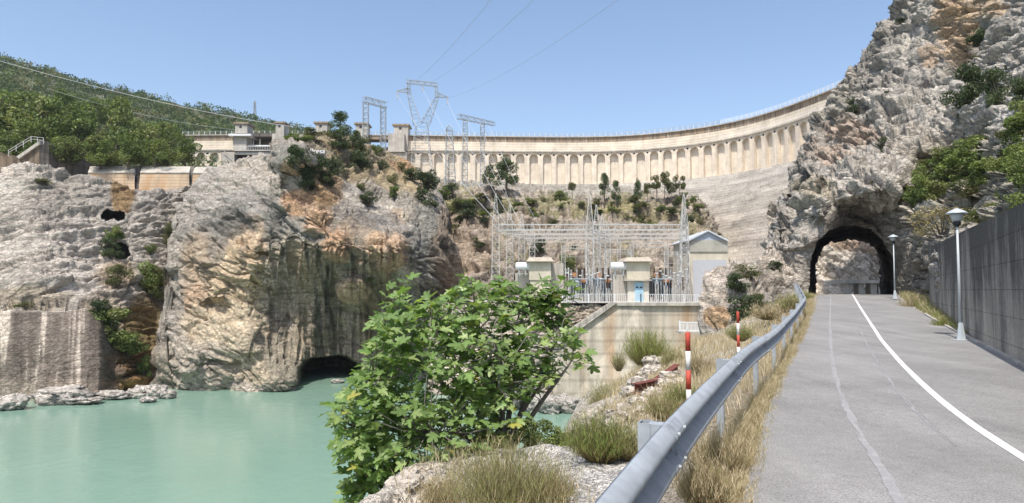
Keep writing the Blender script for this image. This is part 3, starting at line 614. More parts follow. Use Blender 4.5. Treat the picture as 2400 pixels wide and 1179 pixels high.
# ================================================================== THE DAM
DP = [(430, 317), (560, 316), (700, 316), (950, 317), (1100, 319), (1250, 321), (1380, 321.5), (1480, 318.5), (1560, 311), (1640, 301), (1700, 291), (1760, 278), (1820, 260), (1870, 242), (1930, 218), (1985, 197), (2060, 165), (2200, 105)]
ZC = 44.9
dp = np.array([U(x, y, ZC * FP / (HZ - y) * 1.0) for x, y in DP])
dxy = []
for x, y in DP:
    d_ = U(x, y, 1.0); k_ = ZC / d_[2]; dxy.append(d_[:2] * k_)
dxy = np.array(dxy)
sD = np.r_[0, np.cumsum(np.hypot(*np.diff(dxy, axis=0).T))]
ss = np.linspace(0, sD[-1], 400); px_ = np.interp(ss, sD, dxy[:, 0]); py_ = np.interp(ss, sD, dxy[:, 1])
for _ in range(260):
    px_[1:-1] = (px_[:-2] + 2 * px_[1:-1] + px_[2:]) / 4; py_[1:-1] = (py_[:-2] + 2 * py_[1:-1] + py_[2:]) / 4
ss = np.r_[0, np.cumsum(np.hypot(np.diff(px_), np.diff(py_)))]
tx = np.gradient(px_, ss); ty = np.gradient(py_, ss); tl = np.hypot(tx, ty); nx_, ny_ = ty / tl, -tx / tl      # downstream normal
def DM(s, off, z):
    return (float(np.interp(s, ss, px_) + np.interp(s, ss, nx_) * off), float(np.interp(s, ss, py_) + np.interp(s, ss, ny_) * off), z)
def s_at_px(px):
    q = CX + FP * px_ / (py_ * cp_ + 35 * sp_); return float(np.interp(px, q, ss))
sL = s_at_px(945); sE = ss[-1]; s0 = 0.0; sBL = s_at_px(545)
dam = thing('dam', 'long curved pale concrete arch dam with a row of arched niches', 'dam', DM(sL, 0, 31))
dam_loc = Vector(dam.location)
def reloc(o, parent):
    o.parent = parent; o.matrix_parent_inverse = Matrix.Translation(-parent.location)
    return o
def part(mb, name, mat, parent, sm=False):
    o = mb.build(name, mat, None, sm); root = parent
    while root.parent: root = root.parent
    o.parent = parent
    o.location = -root.location if parent == root else (0, 0, 0)
    return o
def sweep(mb, sa, sb, prof, step=1.5):           # closed profile (off, z) swept along the dam
    n = max(1, int((sb - sa) / step)); Q = len(prof)
    vs = [DM(sa + (sb - sa) * i / n, o, z) for i in range(n + 1) for o, z in prof]
    fs = [(i * Q + k, i * Q + (k + 1) % Q, (i + 1) * Q + (k + 1) % Q, (i + 1) * Q + k) for i in range(n) for k in range(Q)]
    mb.add(vs, fs + [tuple(range(Q)), tuple(range(n * Q, n * Q + Q))[::-1]])
ZW, ZB = 40.3, 30.6
mb = MB(); sweep(mb, sL, sE, [(0, 43.3), (0, ZW), (-3.5, ZW), (-3.5, 43.3)]); sweep(mb, 0, sBL, [(0, 43.3), (0, ZW), (-3.5, ZW), (-3.5, 43.3)])
for s in np.arange(sL + 6, sE, 11.85): sweep(mb, s, s + 0.12, [(.06, 44.6), (.06, ZW), (-.1, ZW), (-.1, 44.6)])
part(mb, 'upper_wall', M_dam, dam)
mb = MB(); sweep(mb, sL, sE, [(0.05, 44.7), (0.05, 43.3), (-3.5, 43.3), (-3.5, 44.7)]); sweep(mb, 0, sBL, [(0.05, 44.7), (0.05, 43.3), (-3.5, 43.3), (-3.5, 44.7)])
part(mb, 'weathered_band', M_damt, dam)
mb = MB(); sweep(mb, 0, sE, [(0.5, 44.95), (0.5, 44.7), (-4, 44.7), (-4, 44.95)]); part(mb, 'crest_slab', M_conc, dam)
mb = MB()
for a, b in ((0, sE),):
    for s in np.arange(a, b, 1.6): mb.bar(DM(s, 0.4, 44.95), DM(s, 0.4, 45.95), 0.16)
    st = np.arange(a, b, 3.2)
    for i in range(len(st) - 1):
        for z in (45.3, 45.65, 45.98): mb.bar(DM(st[i], 0.4, z), DM(st[i + 1], 0.4, z), 0.09, n=3)
part(mb, 'crest_railing', M_white, dam)
mb = MB(); 
for a, b in ((sL, sE), (0, sBL)): sweep(mb, a, b, [(2.0, ZW), (2.0, ZW - 0.35), (-0.2, ZW - 0.35), (-0.2, ZW)])
part(mb, 'walkway_slab', M_conc, dam)
mb = MB(); sw = s_at_px(1180)
for s in np.arange(sw, sE, 2.0): mb.bar(DM(s, 1.9, ZW), DM(s, 1.9, ZW + 0.95), 0.1)
st = np.arange(sw, sE, 4.0)
for i in range(len(st) - 1):
    for z in (ZW + .5, ZW + .95): mb.bar(DM(st[i], 1.9, z), DM(st[i + 1], 1.9, z), 0.08, n=3)
part(mb, 'walkway_railing', M_white, dam)
# arcade of niches
M_niche = conc_mat('niche_concrete', (0.80, 0.71, 0.58), 0.85, 0.6, 0.6, 0.9, 0.02)
mb = MB(); BAY = 3.95; RA = 1.25; FO, BO = 1.6, 0.45; ZTOP = ZW - .35; ZS = ZTOP - 0.5 - RA
def bay(s):                                     # s = left end of the bay; half pier, niche, half pier
    c = s + BAY / 2; l, r_ = c - RA, c + RA; K = 10
    arc = [(c - RA * math.cos(math.pi * k / K), ZS + RA * math.sin(math.pi * k / K)) for k in range(K + 1)]
    f = lambda pts, o: [DM(a, o, z) for a, z in pts]
    mb.add(f([(s, ZB), (l, ZB), (l, ZS), (s, ZS)], FO), [(0, 1, 2, 3)]); mb.add(f([(r_, ZB), (s + BAY, ZB), (s + BAY, ZS), (r_, ZS)], FO), [(0, 1, 2, 3)])
    mb.add(f([(s, ZS), (l, ZS), (l, ZTOP), (s, ZTOP)], FO), [(0, 1, 2, 3)]); mb.add(f([(r_, ZS), (s + BAY, ZS), (s + BAY, ZTOP), (r_, ZTOP)], FO), [(0, 1, 2, 3)])
    for k in range(K):
        a, b = arc[k], arc[k + 1]; mb.add(f([a, b, (b[0], ZTOP), (a[0], ZTOP)], FO), [(0, 1, 2, 3)])
        mb.add([DM(a[0], FO, a[1]), DM(b[0], FO, b[1]), DM(b[0], BO, b[1]), DM(a[0], BO, a[1])], [(0, 1, 2, 3)])
    for e, w in ((l, .1), (r_, .1)): mb.add([DM(e, FO, ZB), DM(e, FO, ZS), DM(e, BO, ZS), DM(e, BO, ZB)], [(0, 1, 2, 3)])
    mbk = MB(); mbk.add(f([(l, ZB), (r_, ZB), (r_, ZS)] + arc[1:-1][::-1] + [(l, ZS)], BO), [tuple(range(3 + K))]); part(mbk, 'niche', M_niche, dam)
    hc = s; n = 10                              # round drain in the pier head
    mbh = MB(); mbh.add([DM(hc + 0.3 * math.cos(2 * math.pi * k / n), FO + 0.012, ZTOP - 0.75 + 0.3 * math.sin(2 * math.pi * k / n)) for k in range(n)] + [DM(hc + 0.3 * math.cos(2 * math.pi * k / n), FO - 0.6, ZTOP - 0.75 + 0.3 * math.sin(2 * math.pi * k / n)) for k in range(n)], [tuple(range(n))] + [(k, (k + 1) % n, n + (k + 1) % n, n + k) for k in range(n)]); part(mbh, 'drain_hole', M_black, dam)
s = sL + 0.4
while s < sE - BAY: bay(s); s += BAY
s = 0.2
while s < sBL - BAY - 1.5: bay(s); s += BAY
M_pier = conc_mat('pier_concrete', (0.76, 0.66, 0.53), 0.75, 0.7, 1.0, 0, 0.03, 0.12)
part(mb, 'arcade_wall', M_pier, dam)
mb = MB(); sweep(mb, sL, sE, [(FO + .5, ZB), (FO + .5, ZB - 2), (-3, ZB - 2), (-3, ZB)]); part(mb, 'arcade_base', M_conc, dam)
# stepped apron under the right wing of the dam
sa = s_at_px(1420); NS = 42; NC = 170
Sg = np.linspace(sa, sE + 0.0, NC); V = []; Cc = []
for j in range(NS):
    for lip in (0, 1):
        off = FO + 0.6 + (j + lip) * 1.08; z = ZB - 0.25 - j * 0.78
        for i, s in enumerate(Sg):
            x, y, _ = DM(s, 0, 0); nxv = np.interp(s, ss, nx_); nyv = np.interp(s, ss, ny_)
            jt = 0.16 * vn(np.array([[s * 0.7, j * 0.9, 1.1]]), 3)[0] + 0.35 * vn(np.array([[s * 0.12, j * 0.35, 4.1]]), 6)[0]
            V.append((x + nxv * (off + jt), y + nyv * (off + jt), z + 0.05 * jt - max(0, (1 - (i / 28.0))) * 0.0))
V = np.array(V).reshape(NS * 2, NC, 3); ii = np.arange(NS * 2 * NC).reshape(NS * 2, NC)
F = np.stack([ii[:-1, :-1], ii[1:, :-1], ii[1:, 1:], ii[:-1, 1:]], -1).reshape(-1, 4)
nz = .6 * fbm(V * np.array([.25, .25, 1.2]), 4, 91)[..., None] + .5 * (h3(np.arange(NS * 2) // 2, np.arange(NS * 2) * 0, np.arange(NS * 2) * 0, 4) - .5)[:, None, None] - .42 * (np.arange(NS * 2) % 2)[:, None, None]  # step shade painted into the colour as darker lips; course tones are random
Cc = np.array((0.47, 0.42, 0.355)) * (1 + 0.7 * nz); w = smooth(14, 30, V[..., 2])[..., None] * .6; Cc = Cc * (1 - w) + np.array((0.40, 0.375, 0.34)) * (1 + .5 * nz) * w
M_step = rock_mat('lip_shaded_steps', 1.0, 0.02, 0.12)
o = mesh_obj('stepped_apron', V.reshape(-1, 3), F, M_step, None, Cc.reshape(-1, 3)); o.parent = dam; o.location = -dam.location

# gate towers and spillway bridge on the crest
def tower(px, w, ztop, zbot, Yoff, label, cap=True, name='gate_tower'):
    s = s_at_px(px); x, y, _ = DM(s, 0, 0); y = y - Yoff
    t = thing(name, label, 'tower', (x, y, zbot), 'gate towers along the dam crest')
    mb = MB(); mb.box((x, y, (ztop + zbot) / 2), (w, 4.5, ztop - zbot)); part(mb, 'shaft', M_conc, t)
    mb = MB(); mb.box((x, y, ztop + 0.28), (w + 0.9, 5.2, 0.5)); mb.box((x, y, ztop + .03), (w + .3, 4.7, .06)); part(mb, 'roof_slab', M_damt, t)
    mb = MB(); mb.box((x - w * .05, y - 2.27, ztop - 0.75), (0.7, 0.06, 0.7)); part(mb, 'window', M_dark, t)
    return t
tower(941, 4.0, 47.3, 38.0, -.6, 'tall concrete gate tower where the arcaded wall begins')
tower(850, 3.2, 47.4, 40, 0.3, 'concrete gate tower behind the bare steel portal frame')
tower(757, 3.4, 47.6, 40, 0.3, 'concrete gate tower half hidden by the pine on the bluff')
tower(661, 2.4, 47.6, 40, 0.3, 'slim concrete gate tower just above the bluff edge')
tower(569, 3.4, 47.6, 45, -0.4, 'small white concrete turret over the gatehouse')
br = thing('spillway_bridge', 'flat concrete road bridge between the gate towers', 'bridge', DM(s_at_px(800), 0, 44))
mb = MB(); sweep(mb, s_at_px(640), s_at_px(928), [(0.3, 44.7), (0.3, 43.6), (-4, 43.6), (-4, 44.7)]); part(mb, 'deck', M_damt, br)
mb = MB(); sweep(mb, s_at_px(640), s_at_px(928), [(0.9, 41.2), (0.9, 40.5), (-4, 40.5), (-4, 41.2)]); part(mb, 'lower_beam', M_grey, br)
for q in (700, 800, 855):
    mb = MB(); mb.box((DM(s_at_px(q), -2, 0)[0], DM(s_at_px(q), -2, 0)[1], 40), (2.0, 3, 8)); part(mb, 'pier', M_conc, br)
# abutment pier at the start of the arcade
ab = thing('abutment', 'blocky concrete abutment below the tall gate tower', 'wall', DM(sL, 2, 31))
mb = MB(); x, y, _ = DM(s_at_px(933), 0, 0); mb.box((x, y - 1.2, 39.8), (4.6, 5.2, 9.4)); mb.box((x - .6, y - 3, 34), (7.5, 3.5, 9.8)); part(mb, 'block', M_conc, ab)
mb = MB(); mb.box((x - 1.2, y - 3.2, 39.15), (8, 4.2, .4)); part(mb, 'ledge', M_conc, ab)
# gatehouse at the left end
gh = thing('gatehouse', 'concrete gatehouse with a wide dark open bay on the dam', 'building', DM(s_at_px(600), 1, 38))
y0 = DM(s_at_px(600), 0, 0)[1] - 1.5
def XP(px, Y): return float(U(px, 500, Y)[0])
def ZP(py, Y): return float(U(1200, py, Y)[2])
Y_ = y0
def pbox(mb, x1, y1, x2, y2, Y, dep):           # box whose front face covers a photo rectangle at distance Y
    a, b = XP(x1, Y), XP(x2, Y); c, d = ZP(y2, Y), ZP(y1, Y); mb.box(((a + b) / 2, Y + dep / 2, (c + d) / 2), (abs(b - a), dep, abs(d - c)))

for xa_, xb_ in ((543, 574), (634, 660)):
    mb = MB(); pbox(mb, xa_, 313, xb_, 352, Y_, 4.5); part(mb, 'pier', M_conc, gh)
mb = MB(); pbox(mb, 571, 312, 637, 320, Y_ + .2, 5); part(mb, 'lintel', M_grey, gh)
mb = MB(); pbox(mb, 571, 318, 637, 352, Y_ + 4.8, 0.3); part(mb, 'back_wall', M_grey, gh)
mb = MB()
for q in (577, 583, 589): pbox(mb, q, 322, q + 2.2, 342, Y_ + 3, .3)
pbox(mb, 604, 322, 607, 344, Y_ + 3, .3); pbox(mb, 577, 340, 634, 342.4, Y_ + 1, .3); part(mb, 'hoist_frame', M_white, gh)
mb = MB(); pbox(mb, 545, 351, 660, 354, Y_ - 1.2, 6); pbox(mb, 545, 356, 645, 362, Y_ - .8, 5); part(mb, 'deck', M_conc, gh)
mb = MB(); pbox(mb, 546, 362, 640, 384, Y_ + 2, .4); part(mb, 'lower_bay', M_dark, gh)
mb = MB()
for q in np.arange(547, 640, 4): mb.bar(V3(q, 351, Y_ - 1.1), V3(q, 343.5, Y_ - 1.1), .09)
mb.bar(V3(546, 343.5, Y_ - 1.1), V3(640, 343.5, Y_ - 1.1), .1); part(mb, 'railing', M_white, gh)
mb = MB(); pbox(mb, 516, 356, 546, 384, Y_ - .6, 3.5); part(mb, 'side_block', M_conc, gh)
mb = MB(); mb.bar(V3(521, 350, Y_ - 1.4), V3(546, 370, Y_ - 1.4), .25); part(mb, 'stair_rail', M_conc, gh)
mb = MB(); pbox(mb, 531, 313.5, 584, 318, Y_ - 1.2, 6); part(mb, 'balcony', M_white, gh)

# masonry sill wall over the left cliff
sw_ = thing('sill_wall', 'low orange stained masonry wall along the top of the left cliff', 'wall', tuple(V3(330, 440, 112)))
mb = MB()
for a, b, c in ((203, 316, 390), (325, 444, 390), (449, 560, 391)): 
    mb.add([V3(a - 3, 470, 110), V3(b, 470, 110), V3(b - 1, c + 14, 111), V3(a + 4, c + 14, 111)], [(0, 1, 2, 3)])
    mb.add([V3(a - 3, 470, 110), V3(b, 470, 110), V3(b - 1, 470, 116), V3(a + 4, 470, 116)], [(0, 1, 2, 3)])
part(mb, 'wall', M_pink, sw_)
mb = MB()
for a, b, c in ((203, 316, 390), (325, 444, 390), (449, 560, 391)):
    mb.prism([V3(a + 3, c + 14.5, 110.8), V3(b - 1, c + 14.5, 110.8), V3(b + 3, c, 113.5), V3(a + 8, c, 113.5)], (0, .4, -.5))
part(mb, 'coping', M_conc, sw_)
mb = MB(); mb.prism([V3(311, 470, 109.8), V3(325, 470, 109.8), V3(329, 389, 113), V3(318, 389, 113)], (0, 2.5, 0)); mb.prism([V3(441, 470, 109.8), V3(450, 470, 109.8), V3(456, 389, 113), V3(446, 389, 113)], (0, 2.5, 0)); part(mb, 'buttress', M_grey, sw_)
# wing wall with stairs
ww = thing('wing_wall', 'dark weathered concrete wing wall with sloping top at far left', 'wall', tuple(V3(100, 400, 112)))
mb = MB(); mb.prism([V3(92, 440, 108), V3(92, 330, 108), V3(140, 347, 113), V3(270, 386, 124), V3(270, 440, 124)], (1.0, .8, 0)); part(mb, 'wall', M_grey, ww)
mb = MB(); mb.prism([V3(40, 440, 108.3), V3(40, 366, 108.3), V3(92, 331, 108.1), V3(92, 440, 108.1)], (0, 1.2, 0)); mb.prism([V3(-140, 440, 108.5), V3(-140, 340, 108.5), V3(-10, 354, 108.5), V3(40, 366, 108.5), V3(40, 440, 108.5)], (0, 1, 0)); part(mb, 'end_wall', conc_mat('brown_concrete', (0.22, 0.17, 0.12), .5, .8), ww)
mb = MB(); mb.prism([V3(38, 367, 107.7), V3(44, 372, 107.7), V3(92, 338, 107.7), V3(92, 330, 107.7)], (0, 2.5, 0)); mb.prism([V3(91, 327, 107.8), V3(140, 344.5, 112.8), V3(140, 348, 112.8), V3(91, 331, 107.8)], (.3, 1.4, 0)); part(mb, 'coping', M_conc, ww)
mb = MB()
for dy_ in (0, 6): mb.bar(V3(20, 352 + dy_, 107.6), V3(73, 320 + dy_, 107.6), .09); mb.bar(V3(73, 320 + dy_, 107.6), V3(102, 323 + dy_, 107.6), .09)
for q, y1 in ((20, 352), (38, 341), (55, 331), (73, 320), (88, 321.5), (102, 323)): mb.bar(V3(q, y1, 107.6), V3(q, y1 + 14, 107.6), .1)
part(mb, 'handrail', M_latw, ww)

# ================================================================== STEEL: frames, pylons, lines
pf = thing('steel_portal', 'bare steel lattice portal frame standing on the dam by the gap', 'lattice frame', tuple(V3(877, 345, 150)))
mb = MB(); mb.lattice(V3(857, 356, 152), V3(857, 240, 152), 1.15, 18, .10); part(mb, 'leg', M_lat, pf)
mb = MB(); mb.lattice(V3(898, 362, 156), V3(898, 250, 156), 1.15, 18, .10); part(mb, 'leg', M_lat, pf)
mb = MB(); mb.lattice(V3(852, 233, 152), V3(905, 247, 156), 1.2, 7, .11); part(mb, 'crossbeam', M_lat, pf)
YP = 158
py1 = thing('cat_head_pylon', 'tall steel pylon with open ring shaped head in front of the dam', 'pylon', tuple(V3(990, 420, YP)))
def seg(mb, a, b, w, w2, n, bw=.1): mb.lattice(V3(a[0], a[1], YP), V3(b[0], b[1], YP), w, n, bw, w2)
mb = MB(); seg(mb, (990, 442), (988, 288), 5.6, 2.5, 12); part(mb, 'body', M_lat, py1)
mb = MB(); seg(mb, (978, 290), (959, 222), 1.9, .8, 7, .09); seg(mb, (997, 290), (1024, 229), 1.9, .8, 7, .09); seg(mb, (959, 222), (957, 193), .8, .6, 4, .09); seg(mb, (1024, 229), (1022, 199), .8, .6, 4, .09); part(mb, 'head_ring', M_lat, py1)
mb = MB(); seg(mb, (953, 191), (1026, 199), .8, .8, 9, .09); part(mb, 'crossbeam', M_lat, py1)
for a, b in (((959, 212), (929, 214)), ((1024, 222), (1051, 229))):
    mb = MB(); seg(mb, a, b, 1.1, .12, 5, .08); part(mb, 'arm', M_lat, py1)
for x, y in ((932, 215), (990, 198), (1049, 229)):
    mb = MB(); mb.lathe(V3(x, y + 17, YP), [(.05, 0), (.13, .1), (.13, 1.5), (.05, 1.6)], 6); part(mb, 'insulator', M_latw, py1)
p2 = thing('lattice_pylon', 'slender pointed lattice pylon between the ringed pylon and the frame', 'pylon', tuple(V3(1055, 436, 150)))
mb = MB(); mb.lattice(V3(1056, 440, 150), V3(1053, 300, 150), 2.3, 17, .11, 1.3); part(mb, 'body', M_lat, p2)
mb = MB(); mb.lattice(V3(1053, 302, 150), V3(1052, 292, 150), 1.3, 2, .08, .2)
for q, y1 in ((1041, 306), (1066, 308), (1043, 322), (1067, 324)): mb.bar(V3(q, y1, 149), V3(1054, y1 - 1, 150), .12)
part(mb, 'top', M_lat, p2)
p3 = thing('crossbeam_frame', 'steel frame with two lattice masts and a long overhanging crossbeam', 'lattice frame', tuple(V3(1110, 450, 146)))
for q, y1, y2, Y in ((1090, 452, 276, 146), (1131, 446, 287, 150)):
    mb = MB(); mb.lattice(V3(q, y1, Y), V3(q, y2, Y), 1.1, 26, .10, .9); part(mb, 'mast', M_lat, p3)
mb = MB(); mb.lattice(V3(1074, 273, 145.4), V3(1160, 291, 150.5), 1.0, 11, .09, .7); part(mb, 'crossbeam', M_lat, p3)
dpn = thing('distant_pylon', 'tiny pylon on the far wooded ridge', 'pylon', tuple(V3(597, 285, 545)))
mb = MB(); mb.lattice(V3(597, 288, 545), V3(597, 236, 545), 2.4, 10, .3, .8)
for y1 in (242, 250): mb.bar(V3(591, y1, 545), V3(603, y1, 545), .4)
part(mb, 'mast', M_lat, dpn)
M_cable = plain('cable', (0.55, 0.56, 0.57), .5, .2)
def cable(a, b, sag, w, label, mat=M_cable, group=None, name='power_line'):
    a = Vector(a); b = Vector(b); pts = []
    for i in range(25):
        t = i / 24; p = a.lerp(b, t); p.z -= sag * 4 * t * (1 - t); pts.append(p)
    mb = MB(); mb.path(pts, w, 4); o = mb.build(name, mat); tag(o, label, 'power line', group); return o
cable(V3(-120, 108, 110), V3(690, 298, 158), 1.3, .045, 'thick pale cable crossing in front of the wooded hillside', M_white)
cable(V3(110, 207, 150), V3(575, 306, 190), 1.5, .026, 'thin lower cable falling across the wooded hillside', M_white)
cable(V3(932, 217, YP), V3(1330, -230, 45), 2.0, .022, 'overhead line rising from the left arm of the ringed pylon')
cable(V3(990, 200, YP), V3(1500, -250, 45), 2.0, .022, 'overhead line rising from the middle of the ringed pylon head')
cable(V3(1049, 230, YP), V3(1760, -230, 45), 2.0, .022, 'overhead line rising from the right arm of the ringed pylon')
cable(V3(932, 225, YP), V3(1165, 520, 86), 1.2, .03, 'line dropping from the left pylon arm to the switchyard')
cable(V3(990, 208, YP), V3(1190, 530, 92), 1.2, .03, 'line dropping from the pylon middle to the switchyard')
cable(V3(1049, 238, YP), V3(1215, 540, 98), 1.2, .03, 'line dropping from the right pylon arm to the switchyard')
for i, (a, b, l) in enumerate((((1095, 280, 146), (1262, 590, 100), 'slack line from the left mast of the crossbeam frame to the switchyard'), ((1145, 290, 150), (1282, 560, 104), 'slack line from the right end of the crossbeam to the switchyard'), ((1125, 285, 148), (1240, 575, 96), 'slack line from the middle of the crossbeam to the switchyard'))):
    cable(V3(*a), V3(*b), 1.0, .022, l, M_cable)

# ================================================================== SUBSTATION
PZ = -1.5
# switchyard platform
pm = MB(); pm.add([(7, 77.3, PZ), (38, 77.3, PZ), (38, 116, PZ), (-8, 116, PZ), (-8, 86, PZ)], [(0, 1, 2, 3, 4)])
tag(pm.build('switchyard_ground', plain('gravel', (0.42, 0.39, 0.35), .95, 0, .3, 20)), 'pale gravel platform of the switchyard', 'ground', None, 'structure')
ga = thing('switchyard_gantry', 'large pale steel lattice gantry of the switchyard', 'gantry', tuple(V3(1380, 700, 84)))
rowsG = [(84, 0.0), (91, 1.7), (98, 3.4), (105, 5.1)]; XC = [XP(1162, 84), XP(1382, 84), XP(1603, 84)]; ZBm = ZP(533, 84)
for k, (Y, sh) in enumerate(rowsG):
    for q, xc in enumerate(XC):
        if k == 3 and q == 2: continue
        mb = MB(); mb.lattice((xc + sh, Y, PZ), (xc + sh, Y, ZBm + .4), 1.0, 13, .07, .8); mb.lattice((xc + sh, Y, ZBm + .4), (xc + sh, Y, ZBm + 4.2 - .5 * k), .8, 5, .05, .1); part(mb, 'column', M_latw, ga)
    for q in range(2):
        mb = MB(); mb.lattice((XC[q] + sh, Y, ZBm), (XC[q + 1] + sh, Y, ZBm), .7, 15, .065, None, False); part(mb, 'beam', M_latw, ga)
for q, xc in enumerate(XC):
    mb = MB(); mb.lattice((xc, 84, ZBm), (xc + 5.1, 105, ZBm), .6, 22, .05, None, False); part(mb, 'side_beam', M_latw, ga)
# inner lower frames of the switchyard
for q, (x1, x2, yt, Y) in enumerate(((1320, 1375, 575, 88), (1425, 1475, 585, 88), (1480, 1560, 570, 94), (1395, 1450, 560, 100), (1560, 1590, 590, 88))):
    t = thing('busbar_frame', ['low busbar frame left of the middle gantry mast', 'low busbar frame right of the middle gantry mast', 'wide busbar frame behind the right blockhouse', 'taller busbar frame at the back of the yard', 'narrow busbar frame beside the right gantry mast'][q], 'steel frame', tuple(V3(x1, 700, Y)), 'busbar frames in the switchyard')
    for x in (x1, x2):
        mb = MB(); X = XP(x, Y); mb.lattice((X, Y, PZ), (X, Y, ZP(yt, Y)), .45, 14, .05); part(mb, 'post', M_latw, t)
    mb = MB(); mb.lattice((XP(x1, Y), Y, ZP(yt + 4, Y)), (XP(x2, Y), Y, ZP(yt + 4, Y)), .4, 9, .045, None, False)
    for dz in (.6, 1.5): mb.bar((XP(x1, Y), Y, ZP(yt, Y) - dz), (XP(x2, Y), Y, ZP(yt, Y) - dz), .06)
    part(mb, 'crossbar', M_latw, t)
M_porc = plain('brown_porcelain', (0.09, 0.045, 0.03), .3, 0, .2); M_porcg = plain('grey_porcelain', (0.55, 0.57, 0.58), .35); M_orange = plain('orange_paint', (0.40, 0.20, 0.10), .5, 0, .3); M_tg = plain('transformer_grey', (0.38, 0.44, 0.48), .5, 0, .2)
def insul_mb(mb, c, h, r=.11):
    prof = [(r * .5, 0)]; n = max(5, int(h / .16))
    for i in range(n): z = h * (i + .3) / n; prof += [(r * .55, z), (r * 1.25, z + h / n * .25), (r * .55, z + h / n * .5)]
    mb.lathe(c, prof + [(r * .5, h)], 8)
def insulator(x, Y, label, h1=1.9, h2=1.6, mat=None):
    X = XP(x, Y); t = thing('post_insulator', label, 'insulator', (X, Y, PZ), 'post insulators in the switchyard')
    mb = MB(); mb.lattice((X, Y, PZ), (X, Y, PZ + h1), .3, 5, .05); part(mb, 'stand', M_latw, t)
    mb = MB(); insul_mb(mb, (X, Y, PZ + h1), h2); part(mb, 'insulator', mat or M_porcg, t)
    mb = MB(); mb.box((X, Y, PZ + h1 + h2 + .06), (.3, .3, .1)); part(mb, 'cap', M_white, t)
spots = [(x + rng.uniform(-2, 2), 80.5 + 1.6 * (i % 3)) for i, x in enumerate(list(range(1328, 1434, 8)) + list(range(1530, 1612, 7)))]
for i, (x, Y) in enumerate(spots):
    side = 'left of' if x < 1440 else 'right of'; row = ('front', 'middle', 'back')[i % 3]
    insulator(x, Y, 'white post insulator in the %s row %s the blue doored blockhouse' % (row, side), rng.uniform(1.3, 2.3), rng.uniform(1.0, 1.7), M_porcg if i % 4 else M_porc)
for i, x in enumerate((1338, 1351, 1364, 1400, 1412, 1546, 1556, 1570)):
    Y = 86; X = XP(x, Y); t = thing('circuit_breaker', 'slim grey circuit breaker on legs, %s' % ['leftmost near the fig tree', 'second from the left', 'just left of the middle mast group', 'just right of the middle mast', 'between middle mast and concrete pier', 'nearest the right blockhouse', 'second right of the blockhouse', 'nearest the right gantry mast'][i], 'circuit breaker', (X, Y, PZ), 'circuit breakers in the yard')
    mb = MB(); mb.box((X, Y, PZ + 1.3), (.5, .4, 1.0)); part(mb, 'cabinet', M_tg, t)
    mb = MB(); mb.lattice((X, Y, PZ), (X, Y, PZ + .8), .4, 2, .06); part(mb, 'stand', M_latw, t)
    mb = MB(); insul_mb(mb, (X, Y, PZ + 1.8), 2.2, .12); part(mb, 'insulator', M_porcg, t)
def transformer(x, Y, label):
    X = XP(x, Y); t = thing('transformer', label, 'transformer', (X, Y, PZ), 'transformers in the switchyard')
    mb = MB(); mb.box((X, Y, PZ + 1.7), (2.2, 2.0, 2.0)); mb.box((X, Y, PZ + 2.8), (2.4, 2.2, .15)); part(mb, 'tank', M_tg, t)
    mb = MB()
    for k in range(7): mb.box((X - 1.0 + k * .33, Y - 1.25, PZ + 1.7), (.06, .45, 1.7))
    part(mb, 'radiator', M_dark, t)
    mb = MB(); mb.box((X + .5, Y - 1.1, PZ + 2.55), (.7, .5, .4)); mb.box((X - .6, Y - .5, PZ + 3.3), (.5, .5, .5)); part(mb, 'fitting', M_orange, t)
    for k in (-.7, 0, .7):
        mb = MB(); insul_mb(mb, (X + k, Y, PZ + 2.85), 1.3, .14); part(mb, 'bushing', M_porc, t)
    mb = MB(); mb.lattice((X - 1.4, Y + .5, PZ), (X - 1.4, Y + .5, PZ + 4.2), .4, 8, .06); part(mb, 'side_frame', M_white, t)
transformer(1356, 83, 'grey oil transformer with orange fittings left of the middle mast')
transformer(1412, 83.5, 'grey oil transformer with dark radiator beside the concrete pier')
transformer(1545, 83, 'grey oil transformer with orange fittings right of the blockhouse')
def firewall(x1, x2, y1, Y, label):
    t = thing('fire_wall', label, 'wall', tuple(V3(x1, 700, Y))); mb = MB(); pbox(mb, x1, y1, x2, 712, Y, 5); part(mb, 'slab', M_conc, t); return t
firewall(1290, 1320, 617, 82, 'pale concrete fire wall beside the left blockhouse')
firewall(1436, 1467, 640, 81, 'weathered concrete pier under the right white tank')
firewall(1208, 1240, 640, 82, 'concrete pier under the left white tank')
